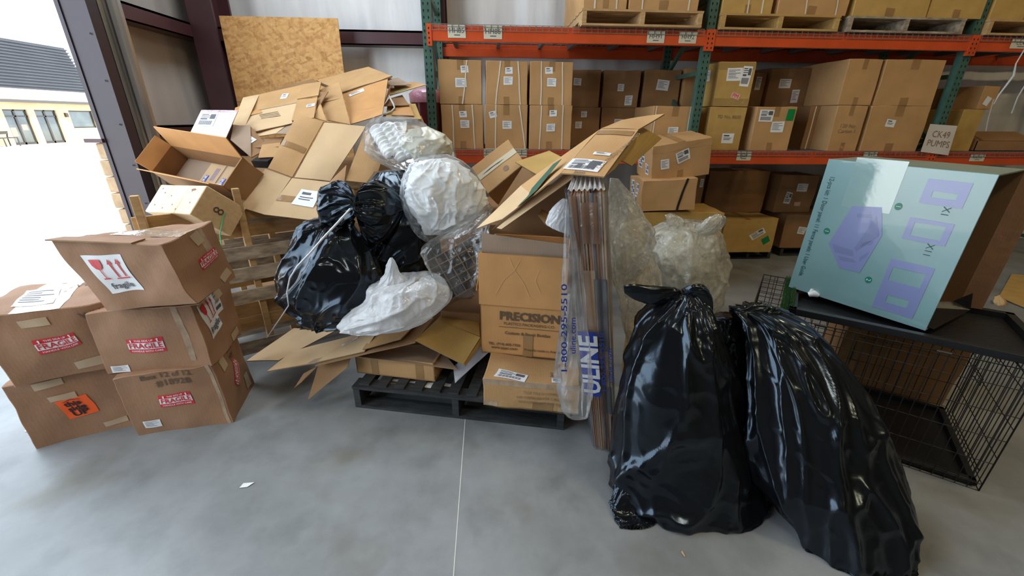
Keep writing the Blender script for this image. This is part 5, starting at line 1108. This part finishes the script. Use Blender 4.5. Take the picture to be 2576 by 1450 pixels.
# ================================================================== DOG CRATE, TRAY AND TEAL BOX
cw, cdp, ch = 1.061, .679, .637
crm = Matrix.Translation((1.408, 1.946, 0)) @ rotv(-37.3)
cr_ = empty('wire_dog_crate', 'black folding wire dog crate standing right of the foreground bags', 'crate', crm)
def wirepanel(name, o, ex, ey, W_, H_, nv, hs, r0=.0021, dbl=True):
    o, ex, ey = Vector(o), Vector(ex), Vector(ey); mb = MB()
    for i in range(nv+1):
        x = i*W_/nv; mb.tube([o+ex*x, o+ex*x+ey*H_], r0 if 0 < i < nv else .0032, 5)
    for h_ in hs: mb.tube([o+ey*h_*H_, o+ey*h_*H_+ex*W_], .0026 if h_ in (0, 1) else .002, 5)
    return mb.build(name, WIRE, cr_, smooth=True)
X, Y, Z_ = (1, 0, 0), (0, 1, 0), (0, 0, 1)
wirepanel('front_panel', (0, 0, 0), X, Z_, cw, ch, 26, (0, .06, .25, .45, .65, .85, .94, 1))
wirepanel('back_panel', (0, cdp, 0), X, Z_, cw, ch, 26, (0, .06, .3, .55, .8, .94, 1))
wirepanel('side_panel', (0, 0, 0), Y, Z_, cdp, ch, 18, (0, .06, .3, .55, .8, .94, 1))
wirepanel('side_panel', (cw, 0, 0), Y, Z_, cdp, ch, 18, (0, .06, .3, .55, .8, .94, 1))
wirepanel('top_panel', (0, 0, ch), X, Y, cw, cdp, 16, (0, .12, .25, .37, .5, .62, .75, .87, 1))
dr = MB().tube([(cw+.006, .09, .05), (cw+.006, .09, .56), (cw+.006, .60, .56), (cw+.006, .60, .05), (cw+.006, .09, .05)], .003, 5).tube([(cw+.008, .60, .30), (cw+.02, .60, .30), (cw+.02, .50, .30), (cw+.02, .50, .34), (cw+.02, .66, .34)], .003, 5)
dr.build('door_frame', WIRE, cr_)
for (x, y) in ((.3, 0), (.75, 0), (.5, cdp)): MB().tube([(x-.02, y-.004, ch), (x+.03, y-.004, ch)], .007, 6).build('hinge_clip', WIRE, cr_)
def tray(name, parent, x0, y0, x1, y1, z, m, rim=.028, hgt=.03):
    mb = MB().box((x0, y0, z), (x1, y1, z+.004)).box((x0, y0, z), (x1, y0+rim, z+hgt)).box((x0, y1-rim, z), (x1, y1, z+hgt)).box((x0, y0, z), (x0+rim, y1, z+hgt)).box((x1-rim, y0, z), (x1, y1, z+hgt))
    return mb.build(name, m, parent, bevel=.006)
tray('floor_pan', cr_, .012, .012, cw-.012, cdp-.012, .008, PLBLACK)
tr_ = empty('turf_tray', 'black plastic pet tray with green turf edge lying on the wire crate', 'tray', crm @ Matrix.Translation((.16, .045, ch+.006)))
tray('tray_body', tr_, 0, 0, .96, .60, 0, PLBLACK, .035, .035)
TURF = mat('green_turf', (.04, .12, .03), .9, noise_amt=.5, noise_scale=60)
tb = MB(); rr = random.Random(3)
for i in range(1100):
    x, y = rr.uniform(-.035, .02), rr.uniform(.02, .60); h_ = rr.uniform(.02, .035)*(1 if x < 0.0 else .9); z = .002 if x < 0 else .035
    tb.quad([(x-.002, y, z), (x+.002, y, z), (x+rr.uniform(-.008, .008), y+rr.uniform(-.008, .008), z+h_)])
o = tb.build('turf_strip', TURF, tr_); o['kind'] = 'stuff'
o = MB().tube([(0, 0, 0), (.02, .0, .012), (.045, .005, .004)], [.014, .02, .012], 8).tube([(.01, .0, .01), (.01, .005, .035)], [.014, .008], 8).build('white_clip', FOAM, smooth=True); o.matrix_world = crm @ Matrix.Translation((.24, .29, ch+.05)); tag(o, 'small white plastic clip lying on the black pet tray', 'clip')
TEAL = mat('teal_printed_board', (.23, .40, .41), .25, noise_amt=.08, noise_scale=3, spec=.6, coat=.6)
tw, td, th_ = .608, .516, .713
tx = empty('teal_carton', 'big pale teal printed carton with open right side, standing on the wire crate', 'box', Matrix.Translation((1.733, 2.14, .690)) @ rotv(-60.2, (-.6, 1.3)))
mb = MB().box((0, -.001, 0), (tw, .006, th_)); mb.build('printed_side', TEAL, tx, bevel=.002)
tsd = mat('grey_green_board', (.20, .25, .20), .5, noise_amt=.1)
MB().box((0, .006, th_-.006), (tw, td, th_)).build('top_side', tsd, tx)
mb = MB().box((0, .006, 0), (tw, td, .006)).box((0, td-.006, .006), (tw, td, th_-.006)).box((0, .006, .006), (.006, td-.006, th_-.006)); mb.build('inner_walls', CARD_DK, tx)  # darker board puts the dimness of the box interior into its colour
MB().box((0, 0, 0), (.10, .005, th_-.02), 0, Matrix.Translation((tw-.002, td-.006, .01)) @ Matrix.Rotation(R_(35), 4, 'Z')).build('rear_flap', CARD_PK, tx)
q = MB().quad([(tw-.30, .03, .012), (tw+.02, .03, .010), (tw+.05, td-.02, .012), (tw-.02, td-.05, .04)]).quad([(tw-.02, td-.05, .04), (tw+.05, td-.02, .012), (tw+.03, td-.02, .10)]); q.build('dark_floor_sheet', PLBLACK, tx)  # black sheet added to darken the lit floor of the open box
Ft = Face(lambda u, v, off: Vector((u, -.001-off, v)), tx)
LIL = mat('lilac_print', (.25, .29, .54), .25, coat=.5); LIL2 = mat('lilac_print_dark', (.21, .245, .45), .25, coat=.5); LTXT = mat('dark_teal_print', (.02, .09, .10), .4)
Ft.text('12-pcs kit: 1 Door panel; 11 Fence panels; 1 User Guide.', .069*tw, .50*th_, .030, LTXT, rot=-90, off=.002, sx=.80, name='kit_text', bold=.008)
def ring_(u0, u1, v0, v1, h_, m, n='fence_panel_drawing'):
    hu0, hu1, hv0, hv1 = h_; mb = MB(); a = lambda u, v: Ft.fn(u*tw, v*th_, .0015)
    for x0, x1, y0, y1 in ((u0, hu0, v0, v1), (hu1, u1, v0, v1), (hu0, hu1, v0, hv0), (hu0, hu1, hv1, v1)): mb.quad([a(x0, y0), a(x1, y0), a(x1, y1), a(x0, y1)])
    return mb.build(n, m, tx)
ring_(.665, .90, .79, .94, (.717, .85, .833, .872), LIL); ring_(.652, .90, .555, .695, (.69, .862, .582, .672), LIL)
ring_(.642, .902, .20, .41, (.672, .869, .263, .36), LIL); ring_(.642, .902, .052, .20, (.708, .843, .111, .165), LIL)
def poly(pts, m, off, n='pen_drawing', parent=None):
    mb = MB(); mb.quad([Ft.fn(u*tw, v*th_, off) for u, v in pts]); return mb.build(n, m, parent or tx)
pg = poly([(.274, .705), (.466, .728), (.532, .546), (.482, .262), (.333, .259), (.201, .413)], LIL, .0015)
poly([(.451, .667), (.514, .542), (.408, .404), (.387, .42)], LIL2, .0022, 'pen_shade', pg)
for q in ([(.226, .419), (.383, .403), (.401, .365), (.266, .363)], [(.295, .342), (.408, .345), (.435, .325), (.319, .316)], [(.32, .66), (.42, .67), (.43, .645), (.335, .635)], [(.42, .47), (.49, .50), (.49, .475), (.42, .44)], [(.445, .37), (.49, .42), (.49, .395), (.45, .34)]): poly(q, LIL2, .0022, 'pen_panel', pg)
for t, u, v in (('1', .156, .5), ('1', .561, .749), ('2', .554, .229)):
    d_ = Ft.patch('green_dot', u*tw, v*th_, .028, .034, mat('dot_green', (.01, .22, .13), .3), off=.002, shape=[(math.cos(i*.5236), math.sin(i*.5236)) for i in range(12)]); Ft.text(t, u*tw, v*th_, .026, PAPER, rot=-90, off=.003, parent=d_)
Ft.text('X1', .825*tw, .76*th_, .036, LTXT, rot=-90, off=.002); Ft.text('X11', .824*tw, .512*th_, .036, LTXT, rot=-90, off=.002)
Ft.patch('clear_tape', .36*tw, .86*th_, .20, .24, mat('teal_taped', (.30, .46, .46), .10, spec=.9, bump=.3, bump_scale=5, coat=.8), off=.0008)
# carton behind the crate
a = PZ(2085, 968, 0); b = PZ(2380, 1030, 0)
c = Carton('crate_side_carton', 'dark brown carton on the floor directly behind the wire crate', 'box', (a.x+.02, a.y+.03, 0), math.degrees(math.atan2(b.y-a.y, b.x-a.x)), (0, 0), ((b-a).length, .40, .48), CARD_DK, amp=.004); c.tape('f', .03, .2, 0, 1, TAPE)
F = panel('floor_sheet', [PZ(2512, 748, .01), PZ(2640, 800, .01), PZ(2640, 700, .02), PZ(2545, 690, .02)], CARD_YL, th=.006, amp=.006); tag(F.obj, 'flat yellowish cardboard sheet on the floor at far right', 'cardboard')
o = bag('cardboard_scrap', None, None, [(2500, 748, 2515, 742, 3.35, .6), (2497, 765, 2530, 760, 3.3, .6), (2502, 782, 2518, 782, 3.28, .6)], CARD_LT, amp=.02, seed=3, nth=30, ns=20); tag(o, 'small torn pale cardboard scrap on the floor behind the crate', 'scrap')
F = panel('paper_scrap', [PZ(602, 1228, .003), PZ(622, 1226, .003), PZ(640, 1214, .004), PZ(612, 1216, .008)], PAPER, th=.001, n=(6, 4), amp=.003); tag(F.obj, 'small white paper scrap on the open floor in front of the pallet', 'scrap')
F = panel('paper_scrap', [PZ(1716, 1386, .003), PZ(1724, 1400, .003), PZ(1722, 1402, .004), PZ(1713, 1390, .004)], CARD_LT, th=.001, n=(3, 2), amp=.002); tag(F.obj, 'tiny pale scrap on the floor in front of the upright black bag', 'scrap')
F = panel('paper_scrap', [PZ(90, 1090, .003), PZ(62, 1086, .003), PZ(66, 1078, .004), PZ(82, 1082, .006)], PAPER, th=.001, n=(3, 2), amp=.002); tag(F.obj, 'white paper curl on the floor beside the far-left carton stack', 'scrap')
